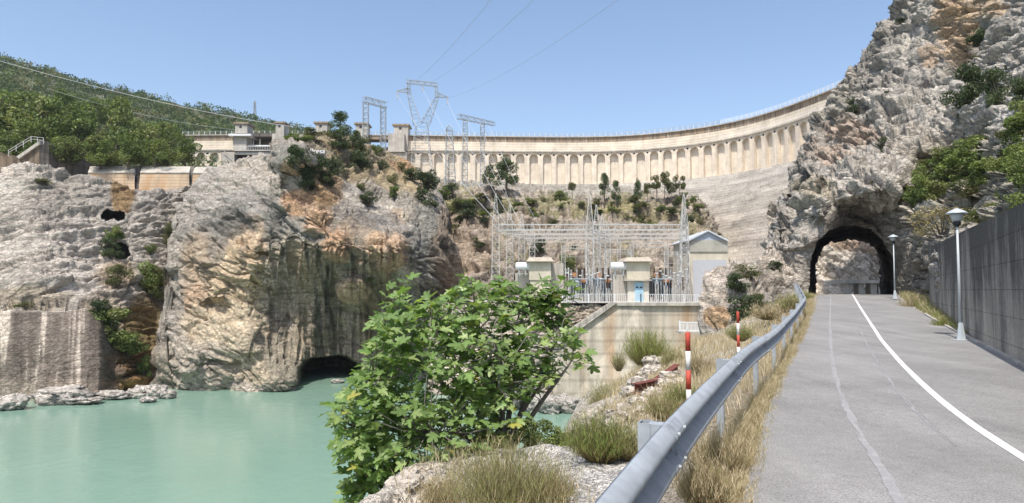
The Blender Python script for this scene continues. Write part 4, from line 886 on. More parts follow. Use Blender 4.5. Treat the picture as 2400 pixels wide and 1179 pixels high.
def blockhouse(x1, x2, label, full):
    t = thing('blockhouse', label, 'building', tuple(V3(x1, 709, 80)), 'cream blockhouses by the fence')
    mb = MB(); pbox(mb, x1, 614, x2, 656, 80.2, 4.5); part(mb, 'upper_wall', M_stucco, t)
    mb = MB(); pbox(mb, x1 + 2, 656, x2 - 2, 711, 80.35, 4.2); part(mb, 'lower_wall', plain('white_stucco', (0.66, 0.62, 0.52), .8) if full else M_stucco, t)
    mb = MB(); X1, X2 = XP(x1 - 7, 80), XP(x2 + 7, 80); za, zb = ZP(613, 80), ZP(603, 80)
    mb.add([(X1, 79.6, za), (X2, 79.6, za), (X2, 85.3, za), (X1, 85.3, za), (X1 + .35, 80, zb), (X2 - .35, 80, zb), (X2 - .35, 85, zb), (X1 + .35, 85, zb)], [(0, 3, 2, 1), (4, 5, 6, 7), (0, 1, 5, 4), (1, 2, 6, 5), (2, 3, 7, 6), (3, 0, 4, 7)]); part(mb, 'roof', plain('roof_tile', (0.46, 0.40, 0.32), .8), t)
    if full:
        mb = MB(); pbox(mb, x1 - 5, 655, x2 + 5, 658.5, 79.7, 5); part(mb, 'canopy', M_conc, t)
        mb = MB(); pbox(mb, 1486, 661, 1506, 709, 80.25, .15); dr = part(mb, 'door', plain('pale_blue_paint', (0.36, 0.56, 0.68), .5), t)
        mb = MB(); pbox(mb, 1489, 672, 1494.5, 675, 80.2, .06); pbox(mb, 1498, 672, 1503.5, 675, 80.2, .06); o = mb.build('vent', M_dark); o.parent = dr
    return t
blockhouse(1240, 1291, 'cream blockhouse with tiled cap rising behind the fig tree', False)
blockhouse(1468, 1521, 'cream blockhouse with pale blue double door at its foot', True)
for x1, x2, l in ((1208, 1242, 'white cylindrical oil tank left of the fig tree blockhouse'), (1431, 1470, 'white cylindrical oil tank left of the blue doored blockhouse')):
    t = thing('oil_tank', l, 'tank', tuple(V3(x1, 630, 80.5)), 'white oil tanks on piers'); mb = MB(); r = .46; a = V3(x1, 624, 81); b = V3(x2, 624, 81); n = 18; b.z = a.z; b.y = a.y
    pts = [(a.x, .0), (a.x + .02, r * .7), (a.x + .1, r), (b.x - .1, r), (b.x - .02, r * .7), (b.x, 0)]
    vs = [(x, a.y + q * math.cos(2 * math.pi * k / n), a.z + q * math.sin(2 * math.pi * k / n)) for x, q in pts for k in range(n)]
    mb.add(vs, [(i * n + k, i * n + (k + 1) % n, (i + 1) * n + (k + 1) % n, (i + 1) * n + k) for i in range(5) for k in range(n)]); part(mb, 'shell', M_white, t)
    mb = MB(); mb.box((a.x + .5, a.y, a.z - .75), (.12, .5, .8)); mb.box((b.x - .5, a.y, a.z - .75), (.12, .5, .8)); mb.path([(a.x + .9, a.y, a.z - .4), (a.x + .9, a.y, a.z - .9), (a.x + 1.4, a.y + .3, a.z - 1.1)], .05, 6); part(mb, 'bracket', M_lat, t)
# gabled building
t = thing('gabled_building', 'tall cream building with grey gable and large grey door', 'building', tuple(V3(1660, 709, 88)))
Yb = 88
mb = MB(); pbox(mb, 1614, 589, 1706, 712, Yb, 9); part(mb, 'wall', M_stucco, t)
mb = MB(); pbox(mb, 1616, 563, 1704, 590, Yb - .15, 9); part(mb, 'upper_wall', conc_mat('grey_render', (0.44, 0.42, 0.36), .8, .4), t)
mb = MB(); mb.prism([V3(1616, 563.5, Yb - .1), V3(1704, 563.5, Yb - .1), V3(1660, 541, Yb - .1)], (0, 8.9, 0)); part(mb, 'gable', plain('blue_grey_sheet', (0.42, 0.46, 0.52), .5), t)
mb = MB(); mb.prism([V3(1611, 563, Yb - .5), V3(1660, 539, Yb - .5), V3(1660, 542, Yb - .5), V3(1613, 566, Yb - .5)], (0, 9.8, 0)); mb.prism([V3(1709, 563, Yb - .5), V3(1660, 539, Yb - .48), V3(1660, 542, Yb - .48), V3(1707, 566, Yb - .5)], (0, 9.8, 0)); part(mb, 'roof', plain('pale_roof_sheet', (0.55, 0.58, 0.6), .5), t)
mb = MB(); pbox(mb, 1622, 609, 1700, 711, Yb - .08, .2); part(mb, 'door', plain('grey_shutter', (0.46, 0.465, 0.48), .6, 0, .04), t)
# fence on the retaining wall
def fence(pts, label, h=1.0, dx_=.22, dpost=2.4, white=M_white, group=None):
    t = thing('railing', label, 'railing', tuple(pts[0]), group); mp_, mr, mbb = MB(), MB(), MB()
    for a, b in zip(pts[:-1], pts[1:]):
        a = Vector(a); b = Vector(b); L = (b - a).length
        for z in (.12, h): mr.bar(a + Vector((0, 0, z)), b + Vector((0, 0, z)), .07)
        n = int(L / dx_)
        for i in range(n + 1): p = a.lerp(b, i / n); mbb.bar(p + Vector((0, 0, .12)), p + Vector((0, 0, h)), .05, n=3)
        n = max(1, int(L / dpost))
        for i in range(n + 1): p = a.lerp(b, i / n); mp_.bar(p, p + Vector((0, 0, h + .03)), .14)
    part(mp_, 'post', white, t); part(mr, 'rail', white, t); part(mbb, 'baluster', white, t); return t
YF = 77.5; zf = ZP(710, YF)
fence([(XP(1318, YF), YF, zf), (XP(1500, YF), YF, zf), (XP(1650, YF), YF, zf - .1)], 'white baluster railing along the edge of the switchyard')
# retaining wall with wing
t = thing('retaining_wall', 'tall rust stained concrete retaining wall holding up the switchyard', 'wall', tuple(V3(1500, 900, YF)))
mb = MB(); mb.prism([V3(1497, 1000, YF - 3.2), V3(1497, 716, YF - .3), V3(1660, 717, YF - .3), V3(1660, 1000, YF - .3)], (0, 3, 0)); mb.prism([V3(1296, 1000, YF - 2), V3(1296, 812, YF - 1.2), V3(1318, 800, YF - 1.2), V3(1440, 716, YF - .4), V3(1497, 716, YF - .35), V3(1497, 1000, YF - 3.25)], (0, 2.5, 0)); part(mb, 'wall_face', M_ret, t)
mb = MB(); pbox(mb, 1438, 709, 1655, 716.5, YF - .7, 2.5); part(mb, 'coping', M_conc, t)
mb = MB(); mb.prism([V3(1290, 812, YF - 1.7), V3(1290, 803, YF - 1.7), V3(1434, 707, YF - .9), V3(1446, 710, YF - .9), V3(1312, 806, YF - 1.7)], (0, 1.6, 0)); part(mb, 'wing_coping', conc_mat('rough_coping', (0.5, .46, .4), .5, .8, 2, 0, .1), t)
t = thing('landing', 'small concrete landing with white railing on the retaining wall', 'platform', tuple(V3(1600, 778, 70)))
mb = MB(); pbox(mb, 1592, 777, 1650, 782, 70, 2); part(mb, 'slab', M_conc, t)
for nm, mt_, fn in (('rail', M_white, 0), ('baluster', M_white, 1)):
    mb = MB(); a = V3(1593, 777, 70.1); b = V3(1649, 778, 70.1)
    if fn == 0:
        for z in (.08, .95): mb.bar(a + Vector((0, 0, z)), b + Vector((0, 0, z)), .16)
    else:
        for i in range(19): p = a.lerp(b, i / 18); mb.bar(p, p + Vector((0, 0, .95)), .10, n=4)
        mb.bar(a, a + Vector((0, 0, 1.1)), .2); mb.bar(a.lerp(b, .33), a.lerp(b, .33) + Vector((0, 0, 1.0)), .16)
    part(mb, nm, mt_, t)
# pale rubble slope beside the wing wall
RS = sheet('rubble_slope', 1000, 1450, 1.8, pl([(1000, 712), (1450, 712)]), pl([(1000, 1000), (1450, 1000)]), 1.8, [(1000, 712, 84), (1000, 1000, 78), (1240, 712, 78.2), (1450, 712, 77.5), (1240, 1000, 75.5), (1450, 1000, 78.5), (1320, 800, 77.0), (1440, 720, 77.6)], M_rock, rockdisp(.35, 1.6, 503, .4), lambda P, px, py, d: cracks(blobs(px, py, (0.50, 0.455, 0.40), [(1330, 740, 90, 25, (0.48, 0.42, 0.34), .7)], P, 8), d), (5, -0.02, 4), None, 'loose pale rubble slope left of the retaining wall', 'slope')

# ================================================================== FOLIAGE HELPERS
def unit(v): return v / (np.linalg.norm(v, axis=-1, keepdims=True) + 1e-9)
def cards(c, out, size, rs, flat=0.0, aspect=0.6):   # one folded diamond leaf per point
    n = len(c); nrm = unit(out * 0.6 + rs.normal(size=(n, 3)) + np.array([0, 0, flat])); a = unit(np.cross(nrm, rs.normal(size=(n, 3)))); b = np.cross(nrm, a)
    s = size * rs.uniform(0.6, 1.35, (n, 1))
    V = np.stack([c - a * s, c + b * s * aspect + nrm * s * .15, c + a * s, c - b * s * aspect + nrm * s * .15], 1)
    F = np.arange(n * 4).reshape(n, 4); return V.reshape(-1, 3), F
def crown_mesh(name, clumps, n, size, cols, mat, seed, flat=.3):
    rs = np.random.default_rng(seed); cl = np.array(clumps); w = cl[:, 3] ** 2; k = rs.choice(len(cl), n, p=w / w.sum())
    d = unit(rs.normal(size=(n, 3))); r = cl[k, 3:4] * rs.uniform(0.35, 1.0, (n, 1)) ** 0.5 * (1 + 0.35 * vn((cl[k, :3] + d * cl[k, 3:4]) * 14, seed)[:, None])
    c = cl[k, :3] + d * r * np.array([1, 1, .85])
    V, F = cards(c, d, size, rs, flat)
    ci = rs.choice(len(cols), len(cl)); base = np.array(cols)[ci][k] * (1 + 0.3 * rs.normal(size=(n, 1)).clip(-1.5, 1.5)) * (1 + .35 * vn(c * 7, seed + 3)[:, None])
    C = np.repeat(np.clip(base, .005, 1), 4, 0)
    return V, F, C
GR = [(0.14, 0.18, 0.055), (0.17, 0.21, 0.065), (0.12, 0.16, 0.05), (0.21, 0.225, 0.085)]
DG = [(0.065, 0.09, 0.04), (0.08, 0.105, 0.045), (0.055, 0.075, 0.035)]
OG = [(0.12, 0.13, 0.045), (0.10, 0.115, 0.04), (0.14, 0.135, 0.055)]
PG = [(0.085, 0.12, 0.05), (0.105, 0.14, 0.06)]
ST = [(0.34, 0.28, 0.16), (0.28, 0.23, 0.13), (0.40, 0.33, 0.2)]
CACHE = {}
def unit_plant(kind, v):
    key = (kind, v)
    if key in CACHE: return CACHE[key]
    rs = np.random.default_rng(hash(key[0]) % 1000 if False else sum(map(ord, kind)) * 7 + v); cl = []; mb = MB()
    if kind in ('tree', 'pine', 'thin_pine'):
        mb.path([(0, 0, -.08), (.01, 0, .15), (-.01, .01, .5), (.01, 0, .85)], [.035, .028, .018, .006] if kind != 'thin_pine' else [.02, .018, .012, .005], 7)
    if kind == 'tree':
        for k in range(20):
            a = rs.uniform(0, 6.28); z = rs.uniform(.3, .92); rr = .36 * math.sin(math.pi * min(1, (z - .05)) ** .8) * rs.uniform(.3, 1.05)
            p = (rr * math.cos(a), rr * math.sin(a), z); cl.append((*p, rs.uniform(.09, .17)))
            if k % 2: mb.path([(0, 0, z * .45), (p[0] * .5, p[1] * .5, z * .7), p], [.014, .009, .003], 5)
        cl += [(0, 0, .45, .26), (.03, 0, .68, .22)]
        n, size, cols = 5200, .020, GR
    elif kind == 'pine':
        for k in range(20):
            z = rs.uniform(.22, .97); a = rs.uniform(0, 6.28); rr = .36 * (1.02 - z) ** .6 * rs.uniform(.5, 1.1); p = (rr * math.cos(a), rr * math.sin(a), z); cl.append((*p, rs.uniform(.10, .17)))
            mb.path([(0, 0, z - .06), (p[0], p[1], z)], [.01, .003], 5)
        n, size, cols = 5200, .018, PG
    elif kind == 'thin_pine':
        for k in range(11):
            z = rs.uniform(.55, .97); a = rs.uniform(0, 6.28); rr = .24 * rs.uniform(.3, 1.1); p = (rr * math.cos(a), rr * math.sin(a), z); cl.append((*p, rs.uniform(.08, .15)))
            mb.path([(0, 0, z - .1), (p[0], p[1], z)], [.008, .003], 5)
        n, size, cols = 2600, .02, OG
    else:                                        # bushes
        for k in range(15):
            a = rs.uniform(0, 6.28); z = rs.uniform(.1, .8); rr = .42 * math.sqrt(max(.05, 1 - (z - .15) ** 2)) * rs.uniform(.2, 1.0); p = (rr * math.cos(a), rr * math.sin(a), z); cl.append((*p, rs.uniform(.12, .22)))
            mb.path([(0, 0, -.1), (p[0] * .4, p[1] * .4, z * .5), p], [.016, .01, .003], 4)
        n, size, cols = {'bush': (3000, .028, DG), 'green_bush': (3400, .03, GR), 'olive_bush': (2600, .026, OG), 'dry_bush': (2400, .02, ST)}[kind]
    V, F, C = crown_mesh(kind, cl, n, size, cols, M_leaf, int(rs.integers(1e6)))
    me_o = mesh_obj('crown', V, F, M_leaf, None, C); me = me_o.data; bpy.data.objects.remove(me_o)
    st = mb.build('trunk', M_bark); st_me = st.data; bpy.data.objects.remove(st)
    CACHE[key] = (me, st_me); return CACHE[key]
def plant(kind, v, pos, w, h, label, cat, group=None, name=None, rz=None):
    me, st = unit_plant(kind, v); tree = kind in ('tree', 'pine', 'thin_pine')
    t = thing(name or {'tree': 'broadleaf_tree', 'pine': 'pine_tree', 'thin_pine': 'pine_tree'}.get(kind, 'bush'), label, cat, pos, group)
    t.scale = (w, w, h); t.rotation_euler = (0, 0, random.uniform(0, 6.28) if rz is None else rz)
    for nm, d in (('crown' if tree else 'foliage', me), ('trunk' if tree else 'stem', st)):
        o = bpy.data.objects.new(nm, d); COL.objects.link(o); o.parent = t
    return t
def plant_px(kind, v, px, py, wpx, hpx, Y, label, cat, group=None, sink=0.0, name=None):
    p = V3(px, py, Y); k = Y / FP; h = hpx * k; p.z -= sink * h
    return plant(kind, v, p, wpx * k / .9, h * (1 + sink), label, cat, group, name)
# on a rock sheet
def on(sheet_, kind, v, px, py, wpx, hpx, label, cat='bush', group=None, name=None, out=0.25):
    p = sheet_.at(px, py); k = p.y / FP; h = hpx * k
    q = Vector(p); q.y -= out * wpx * k; q.z -= .05 * h
    return plant(kind, v, q, wpx * k / .9, h * 1.05, label, cat, group, name)

# far trees on the left
TL = [(20, 402, 190, 205, 118, 'dark leafy tree at the left edge above the wing wall'), (105, 400, 150, 185, 128, 'tall yellow green tree behind the wing wall steps'), (190, 402, 150, 165, 124, 'round green tree right of the wing wall peak'), (272, 402, 120, 178, 130, 'tallest green tree over the middle of the sill wall'), (335, 402, 110, 130, 122, 'green tree over the right half of the sill wall'),
      (392, 402, 100, 120, 126, 'round green tree two places left of the dam wall'), (432, 398, 84, 84, 116, 'bright green tree touching the left end of the dam'), (60, 400, 120, 120, 112, 'low dark tree just behind the handrail'), (150, 405, 100, 95, 112, 'low shrubby tree beside the wing wall slope'), (235, 405, 110, 90, 112, 'low leafy tree above the first bay of the sill wall'),
      (300, 402, 100, 84, 112, 'low leafy tree above the buttress of the sill wall'), (362, 400, 100, 75, 113, 'low leafy tree above the second bay of the sill wall'), (-20, 392, 150, 165, 130, 'dark tree cut by the left edge of the view'), (60, 320, 120, 110, 160, 'tree standing higher on the slope at far left'), (150, 300, 110, 90, 170, 'tree on the upper slope above the cable'), (230, 300, 90, 70, 180, 'small tree high on the slope behind the tallest tree'), (-90, 395, 200, 200, 120, 'tree just outside the left edge')]
for i, (x, y, w, h, Y, l) in enumerate(TL): plant_px('tree', i % 4, x, y, w, h, Y, l, 'tree', 'trees behind the sill wall', .03)
# forest on the hill: one mass
rs = np.random.default_rng(11); Pw = WH.P[:-11].reshape(-1, 3); pxw = WH.px[:-11].ravel(); pyw = WH.py[:-11].ravel()
sel = (pyw < 395); Pw = Pw[sel]; ar = Pw[:, 1]; pick = rs.choice(len(Pw), 2600, replace=False, p=ar / ar.sum()); base = Pw[pick] + rs.normal(size=(2600, 3)) * np.array([2, 2, .2])
rad = rs.uniform(1.8, 4.2, len(base)) * np.clip(base[:, 1] / 300, .55, 1.2); nper = 60; k = np.repeat(np.arange(len(base)), nper); d = unit(rs.normal(size=(len(k), 3)) + np.array([0, 0, .3]))
lobe = 1 + .35 * vn(d * 2.2 + k[:, None] * 3.7, 5)
c = base[k] + np.array([0, 0, 1]) * (rad[k] * .55)[:, None] + d * (rad[k] * lobe * rs.uniform(.6, 1, len(k)))[:, None] * np.array([1, 1, .85])
V, F = cards(c, d, .42, rs, .3, .8); V = c.repeat(4, 0) + (V - c.repeat(4, 0)) * (rad[k] / 3.0).repeat(4)[:, None]
fc = np.array([(0.085, 0.125, 0.035), (0.07, 0.11, 0.035), (0.11, 0.14, 0.04), (0.15, 0.145, 0.065), (0.055, 0.09, 0.03)])[rs.integers(0, 5, len(base))] * rs.uniform(.75, 1.3, (len(base), 1))
C = np.repeat((fc[k] * rs.uniform(.75, 1.25, (len(k), 1))), 4, 0)
tag(mesh_obj('forest', V, F, M_leaf, None, C), 'dense evergreen wood covering the far left hillside', 'forest', None, 'stuff')

# bushes on the bluff
B = [('green_bush', 1, 700, 325, 62, 26, 'low bush on the very top of the bluff, left of the pine'), ('olive_bush', 0, 745, 322, 70, 28, 'straw and olive bush on the bluff crest beside the pine'), ('bush', 0, 700, 388, 70, 62, 'dark bush hanging under the pale lip of the bluff'), ('bush', 1, 748, 402, 76, 60, 'dark bush right of the painted letters on the bluff'), ('bush', 2, 800, 405, 60, 62, 'dark bush in the middle of the bluff top'),
     ('bush', 3, 846, 400, 60, 60, 'grey green bush on the dry slope right of the pine'), ('bush', 0, 725, 445, 46, 50, 'dark bush clinging above the rust coloured streaks'), ('bush', 1, 800, 350, 60, 40, 'dark bush at the foot of the pine'), ('olive_bush', 1, 845, 362, 50, 48, 'olive bush between the pine and the portal frame'), ('bush', 2, 998, 452, 76, 62, 'large dark bush at the right shoulder of the bluff'),
     ('bush', 3, 965, 422, 50, 34, 'small dark bush left of the right shoulder'), ('green_bush', 0, 886, 362, 28, 26, 'small bright green bush under the portal frame'), ('olive_bush', 2, 925, 428, 34, 30, 'small olive bush on the dry slope of the bluff'), ('green_bush', 2, 925, 465, 32, 34, 'round green bush among rubble on the bluff'), ('bush', 1, 1003, 482, 50, 46, 'bush just below the large dark shoulder bush'), ('olive_bush', 3, 860, 438, 34, 34, 'sparse olive bush on the bluff face'), ('bush', 2, 898, 396, 34, 28, 'dark tuft on the red earth of the bluff'),
     ('olive_bush', 1, 945, 395, 26, 20, 'little tuft near the foot of the gate tower'), ('bush', 0, 775, 430, 50, 40, 'dark bush below the middle of the bluff top'), ('bush', 3, 870, 470, 40, 36, 'dark bush above the black stained lip'), ('green_bush', 3, 864, 662, 28, 24, 'lone green tuft beside the orange boss')]
for k_, v, x, y, w, h, l in B: on(BL, k_, v, x, y, w, h, l, group='bushes on the bluff')
on(BL, 'pine', 0, 803, 338, 84, 68, 'broad pine standing on top of the bluff', 'tree')
on(BL, 'pine', 2, 835, 356, 50, 46, 'smaller pine leaning out right of the broad pine', 'tree')
# painted letters on the rock
tc = bpy.data.curves.new('painted_letters', 'FONT'); tc.body = 'Presa'; tc.size = 0.95; tc.extrude = .01
to = bpy.data.objects.new('tmp', tc); COL.objects.link(to); bpy.context.view_layer.update()
tm = bpy.data.meshes.new_from_object(to.evaluated_get(bpy.context.evaluated_depsgraph_get())); bpy.data.objects.remove(to)
tm.materials.clear(); tm.materials.append(M_white); lo_ = bpy.data.objects.new('painted_letters', tm); COL.objects.link(lo_); lo_.parent = BL.o
nb = [BL.at(x, y) for x in (740, 750, 760, 770) for y in (350, 358)]; lp = Vector((BL.at(742, 358).x, min(p.y for p in nb) - .25, float(V3(742, 360, min(p.y for p in nb)).z))); lo_.location = lp; lo_.rotation_euler = (R(80), 0, R(0))
# left cliff plants
B = [('green_bush', 0, 366, 690, 72, 84, 'bright round bush growing from the left cliff wall'), ('bush', 1, 262, 600, 50, 50, 'dark bush filling the left half of the lower hole'), ('green_bush', 1, 268, 568, 42, 44, 'green bush between the two holes in the cliff'), ('olive_bush', 0, 278, 668, 62, 58, 'olive bush below the lower hole'), ('green_bush', 2, 262, 800, 110, 90, 'broad ivy bush on the wet ledge of the left cliff'),
     ('green_bush', 3, 300, 835, 70, 60, 'trailing ivy on the brown wet rock'), ('green_bush', 1, 357, 592, 26, 26, 'tiny round bush right of the holes'), ('olive_bush', 1, 398, 575, 30, 62, 'upright bush in the cleft beside the bluff'), ('olive_bush', 2, 60, 716, 40, 16, 'low tuft on the ledge at far left'), ('bush', 2, 235, 735, 50, 40, 'small dark bush at the left end of the wet ledge'), ('green_bush', 0, 340, 880, 40, 50, 'ivy hanging low near the water'), ('olive_bush', 3, 100, 430, 40, 16, 'sparse grey tuft high on the left cliff'), ('olive_bush', 2, 355, 655, 50, 24, 'pale tuft above the round cliff bush')]
for k_, v, x, y, w, h, l in B: on(LC, k_, v, x, y, w, h, l, group='plants on the left cliff', out=.1)
# hill behind the substation
HB = [('pine', 1, 1188, 437, 84, 76, 'large dark pine right of the steel masts'), ('pine', 2, 1148, 436, 50, 46, 'smaller pine at the left side of the large dark pine'), ('tree', 1, 1312, 455, 52, 30, 'low pale green tree at the foot of the dam'), ('thin_pine', 0, 1342, 450, 32, 42, 'thin pale sapling against the dam arches'), ('pine', 3, 1415, 470, 38, 56, 'first of two small pines in front of the arches'), ('pine', 0, 1442, 474, 36, 50, 'second of two small pines in front of the arches'), ('pine', 1, 1494, 468, 32, 54, 'narrow pine left of the bare stemmed group'),
      ('thin_pine', 1, 1516, 468, 34, 46, 'thin bare stemmed pine, first of the right group'), ('thin_pine', 2, 1538, 464, 42, 60, 'thin bare stemmed pine, second of the right group'), ('thin_pine', 3, 1556, 464, 44, 66, 'tallest thin pine of the right group'), ('thin_pine', 0, 1574, 464, 42, 60, 'thin bare stemmed pine, fourth of the right group'), ('thin_pine', 2, 1594, 462, 40, 62, 'last thin pine at the right end of the group')]
for k_, v, x, y, w, h, l in HB: on(GH, k_, v, x, y, w, h, l, 'tree', None)
for k_, v, x, y, w, h, l in [('bush', 0, 1098, 508, 56, 40, 'dark round bush left of the switchyard mast'), ('olive_bush', 1, 1068, 488, 50, 36, 'olive bush on the slope left of the masts'), ('bush', 2, 1060, 455, 44, 28, 'dark bush under the slender pylon'), ('green_bush', 1, 1040, 470, 40, 30, 'green bush where bluff and hill meet'), ('olive_bush', 0, 1125, 478, 40, 24, 'olive tuft under the crossbeam frame'), ('green_bush', 3, 1330, 640, 50, 60, 'green shrub behind the middle of the switchyard'), ('bush', 1, 1262, 590, 40, 40, 'shrub in the rubble behind the left gantry'), ('olive_bush', 2, 1620, 512, 50, 34, 'shrub on the rocky end of the hill')]: on(GH, k_, v, x, y, w, h, l, group='bushes on the hill')
for i in range(90):
    x = rng.uniform(1060, 1640); y = rng.choice([rng.uniform(468, 488), rng.uniform(485, 520), rng.uniform(500, 590)], p=[.45, .35, .2])
    on(GH, ['bush', 'olive_bush', 'olive_bush', 'green_bush'][i % 4], i % 4, x, y, rng.uniform(14, 34), rng.uniform(9, 18), 'low scrub bush on the brown hillside behind the switchyard', group='scrub on the brown hillside')
# mountain plants
MBs = [('bush', 0, 2285, 262, 96, 118, 'tall dark juniper high on the mountainside'), ('bush', 1, 2335, 255, 80, 110, 'second dark juniper right of the tall one'), ('bush', 3, 2385, 250, 60, 80, 'dark juniper at the right edge of the view'), ('green_bush', 0, 2205, 440, 120, 100, 'broad green scrub right above the tunnel'), ('green_bush', 1, 2262, 390, 110, 90, 'green scrub in the middle of the long green band'), ('olive_bush', 0, 2315, 365, 110, 80, 'olive scrub under the dark junipers'), ('green_bush', 2, 2372, 335, 100, 90, 'green scrub near the right edge under the junipers'),
      ('green_bush', 3, 2170, 500, 80, 80, 'scrub at the lower left end of the green band'), ('green_bush', 0, 2335, 470, 110, 90, 'leafy scrub above the dark wall, left part'), ('green_bush', 1, 2390, 440, 90, 110, 'leafy scrub above the dark wall, right part'), ('green_bush', 2, 2300, 500, 80, 50, 'scrub spilling over the middle of the dark wall'), ('bush', 2, 2275, 100, 70, 42, 'dark bush beside the orange rock streak'), ('bush', 0, 1992, 262, 40, 46, 'small dark bush near the mountain skyline'), ('bush', 1, 2064, 345, 38, 50, 'dark bush on the grey crag over the tunnel'),
      ('bush', 2, 1815, 636, 34, 32, 'round dark bush left of the tunnel mouth'), ('bush', 3, 1752, 745, 100, 84, 'large dark bush by the orange rock below the road'), ('bush', 0, 1722, 690, 60, 50, 'dark bush on the spur above the orange rock'), ('olive_bush', 2, 1745, 640, 60, 34, 'grey bush on top of the rocky spur'), ('olive_bush', 1, 1790, 700, 50, 40, 'olive bush on the spur beside the rail'), ('dry_bush', 0, 2205, 560, 120, 80, 'mass of dry straw coloured brush left of the dark wall'), ('dry_bush', 1, 2150, 590, 60, 50, 'dry brush above the second lamp'), ('bush', 3, 2140, 640, 60, 90, 'dark ivy on the rock at the end of the wall'),
      ('bush', 2, 2100, 52, 24, 20, 'small bush on the skyline high up'), ('green_bush', 3, 2375, 380, 90, 70, 'green scrub at the right edge in the band'), ('olive_bush', 3, 2150, 410, 40, 30, 'tuft on the crag over the tunnel'), ('green_bush', 0, 2130, 470, 60, 60, 'green scrub hanging right of the crag')]
MBs += [('green_bush', 1, 2220, 400, 90, 80, 'green scrub between the crag and the long green band'), ('green_bush', 2, 2290, 430, 100, 80, 'green scrub behind the nearer lamp head'), ('green_bush', 3, 2330, 410, 100, 80, 'yellow green scrub in the right half of the band'), ('olive_bush', 1, 2240, 470, 90, 60, 'olive scrub above the dry brush'), ('green_bush', 0, 2360, 510, 100, 70, 'dense scrub hanging over the right end of the dark wall'), ('green_bush', 3, 2395, 300, 70, 80, 'green scrub at the right edge beside the junipers'), ('green_bush', 1, 2155, 440, 60, 60, 'green scrub left of the long band'), ('olive_bush', 2, 2265, 530, 90, 50, 'olive scrub behind the lamp shade'), ('dry_bush', 2, 2230, 590, 90, 60, 'dry brush resting on the far end of the dark wall'), ('bush', 1, 2310, 215, 60, 60, 'dark bush above the two junipers')]
for k_, v, x, y, w, h, l in MBs: on(RMt, k_, v, x, y, w, h, l, group='bushes on the mountainside', out=.15)
for i in range(22):
    x = rng.uniform(1880, 2390); y = rng.uniform(130, 520)
    if y < 640 - (x - 1830) * 1.6 or (1880 < x < 2110 and y > 470): continue
    on(RMt, ['bush', 'olive_bush'][i % 2], i % 4, x, y, rng.uniform(10, 24), rng.uniform(8, 18), 'tiny tuft growing from a crack in the mountainside', group='tufts on the mountainside', out=.1)

# ================================================================== ROADSIDE
# guardrail
gr = thing('guardrail', 'long galvanised guardrail curving along the left side of the road', 'guardrail', (0.3, 2, -1.6))
prof = [(0.0, .31), (.018, .311), (.074, .268), (.083, .250), (.080, .232), (.014, .176), (.004, .157), (.014, .138), (.078, .084), (.083, .066), (.078, .046), (.018, .001), (0, 0)]
prof = prof + [(o - .006, z) for o, z in prof[::-1]]
gx = RG[RG[:, 1] < 53.5]; seg_ = []; YY_ = np.r_[np.linspace(-14, 0, 12), np.linspace(0.2, 53, 260)]; Vv = []; Q = len(prof)
tX = np.gradient(XG(YY_), YY_)
for j in range(3): tX[1:-1] = (tX[:-2] + tX[1:-1] + tX[2:]) / 3
for i, Y in enumerate(YY_):
    n_ = np.array([1, -tX[i]]); n_ /= np.linalg.norm(n_); X = float(XG(Y)); zt = float(zr(Y)) + .8 - .31
    for o_, z_ in prof: Vv.append((X + n_[0] * o_, Y + n_[1] * o_, zt + z_))
Ff = [(i * Q + k, i * Q + (k + 1) % Q, (i + 1) * Q + (k + 1) % Q, (i + 1) * Q + k) for i in range(len(YY_) - 1) for k in range(Q)]
o = mesh_obj('beam', Vv, Ff, M_galv, None); o.data.polygons.foreach_set('use_smooth', np.ones(len(o.data.polygons), bool)); o.parent = gr; o.location = -gr.location
arc = np.r_[0, np.cumsum(np.hypot(np.diff(XG(YY_)), np.diff(YY_)))]
s0_ = float(np.interp(4.15, YY_, arc))
for kk in range(-4, 13):
    s_ = s0_ + kk * 4.0
    if s_ < 0 or s_ > arc[-1]: continue
    Y = float(np.interp(s_, arc, YY_)); X = float(XG(Y)); tt_ = float(np.interp(Y, YY_, tX)); n_ = np.array([1, -tt_]); n_ /= np.linalg.norm(n_); ang = math.atan2(n_[1], n_[0])
    bx, by = X - n_[0] * .16, Y - n_[1] * .16; z0 = float(zr(Y)); gz = min(z0, float(ground_z(np.array([bx]), np.array([by]))[0])) - .25
    mb = MB(); top_ = z0 + .79
    for dx1, dy1, w1, d1 in ((0, 0, .008, .11), (.035, .055, .07, .006), (.035, -.055, .07, .006)):
        cx_ = bx + dx1 * math.cos(ang) - dy1 * math.sin(ang); cy_ = by + dx1 * math.sin(ang) + dy1 * math.cos(ang); mb.box((cx_, cy_, (gz + top_) / 2), (w1, d1, top_ - gz), ang)
    part(mb, 'post', M_galv, gr)
    mb = MB(); mb.box((X - n_[0] * .055, Y - n_[1] * .055, z0 + .655), (.1, .1, .26), ang); part(mb, 'spacer', M_galv, gr)
    mb = MB(); mb.path([(X + n_[0] * .012, Y + n_[1] * .012, z0 + .645), (X + n_[0] * .035, Y + n_[1] * .035, z0 + .645)], .017, 8); part(mb, 'bolt', M_lat, gr)
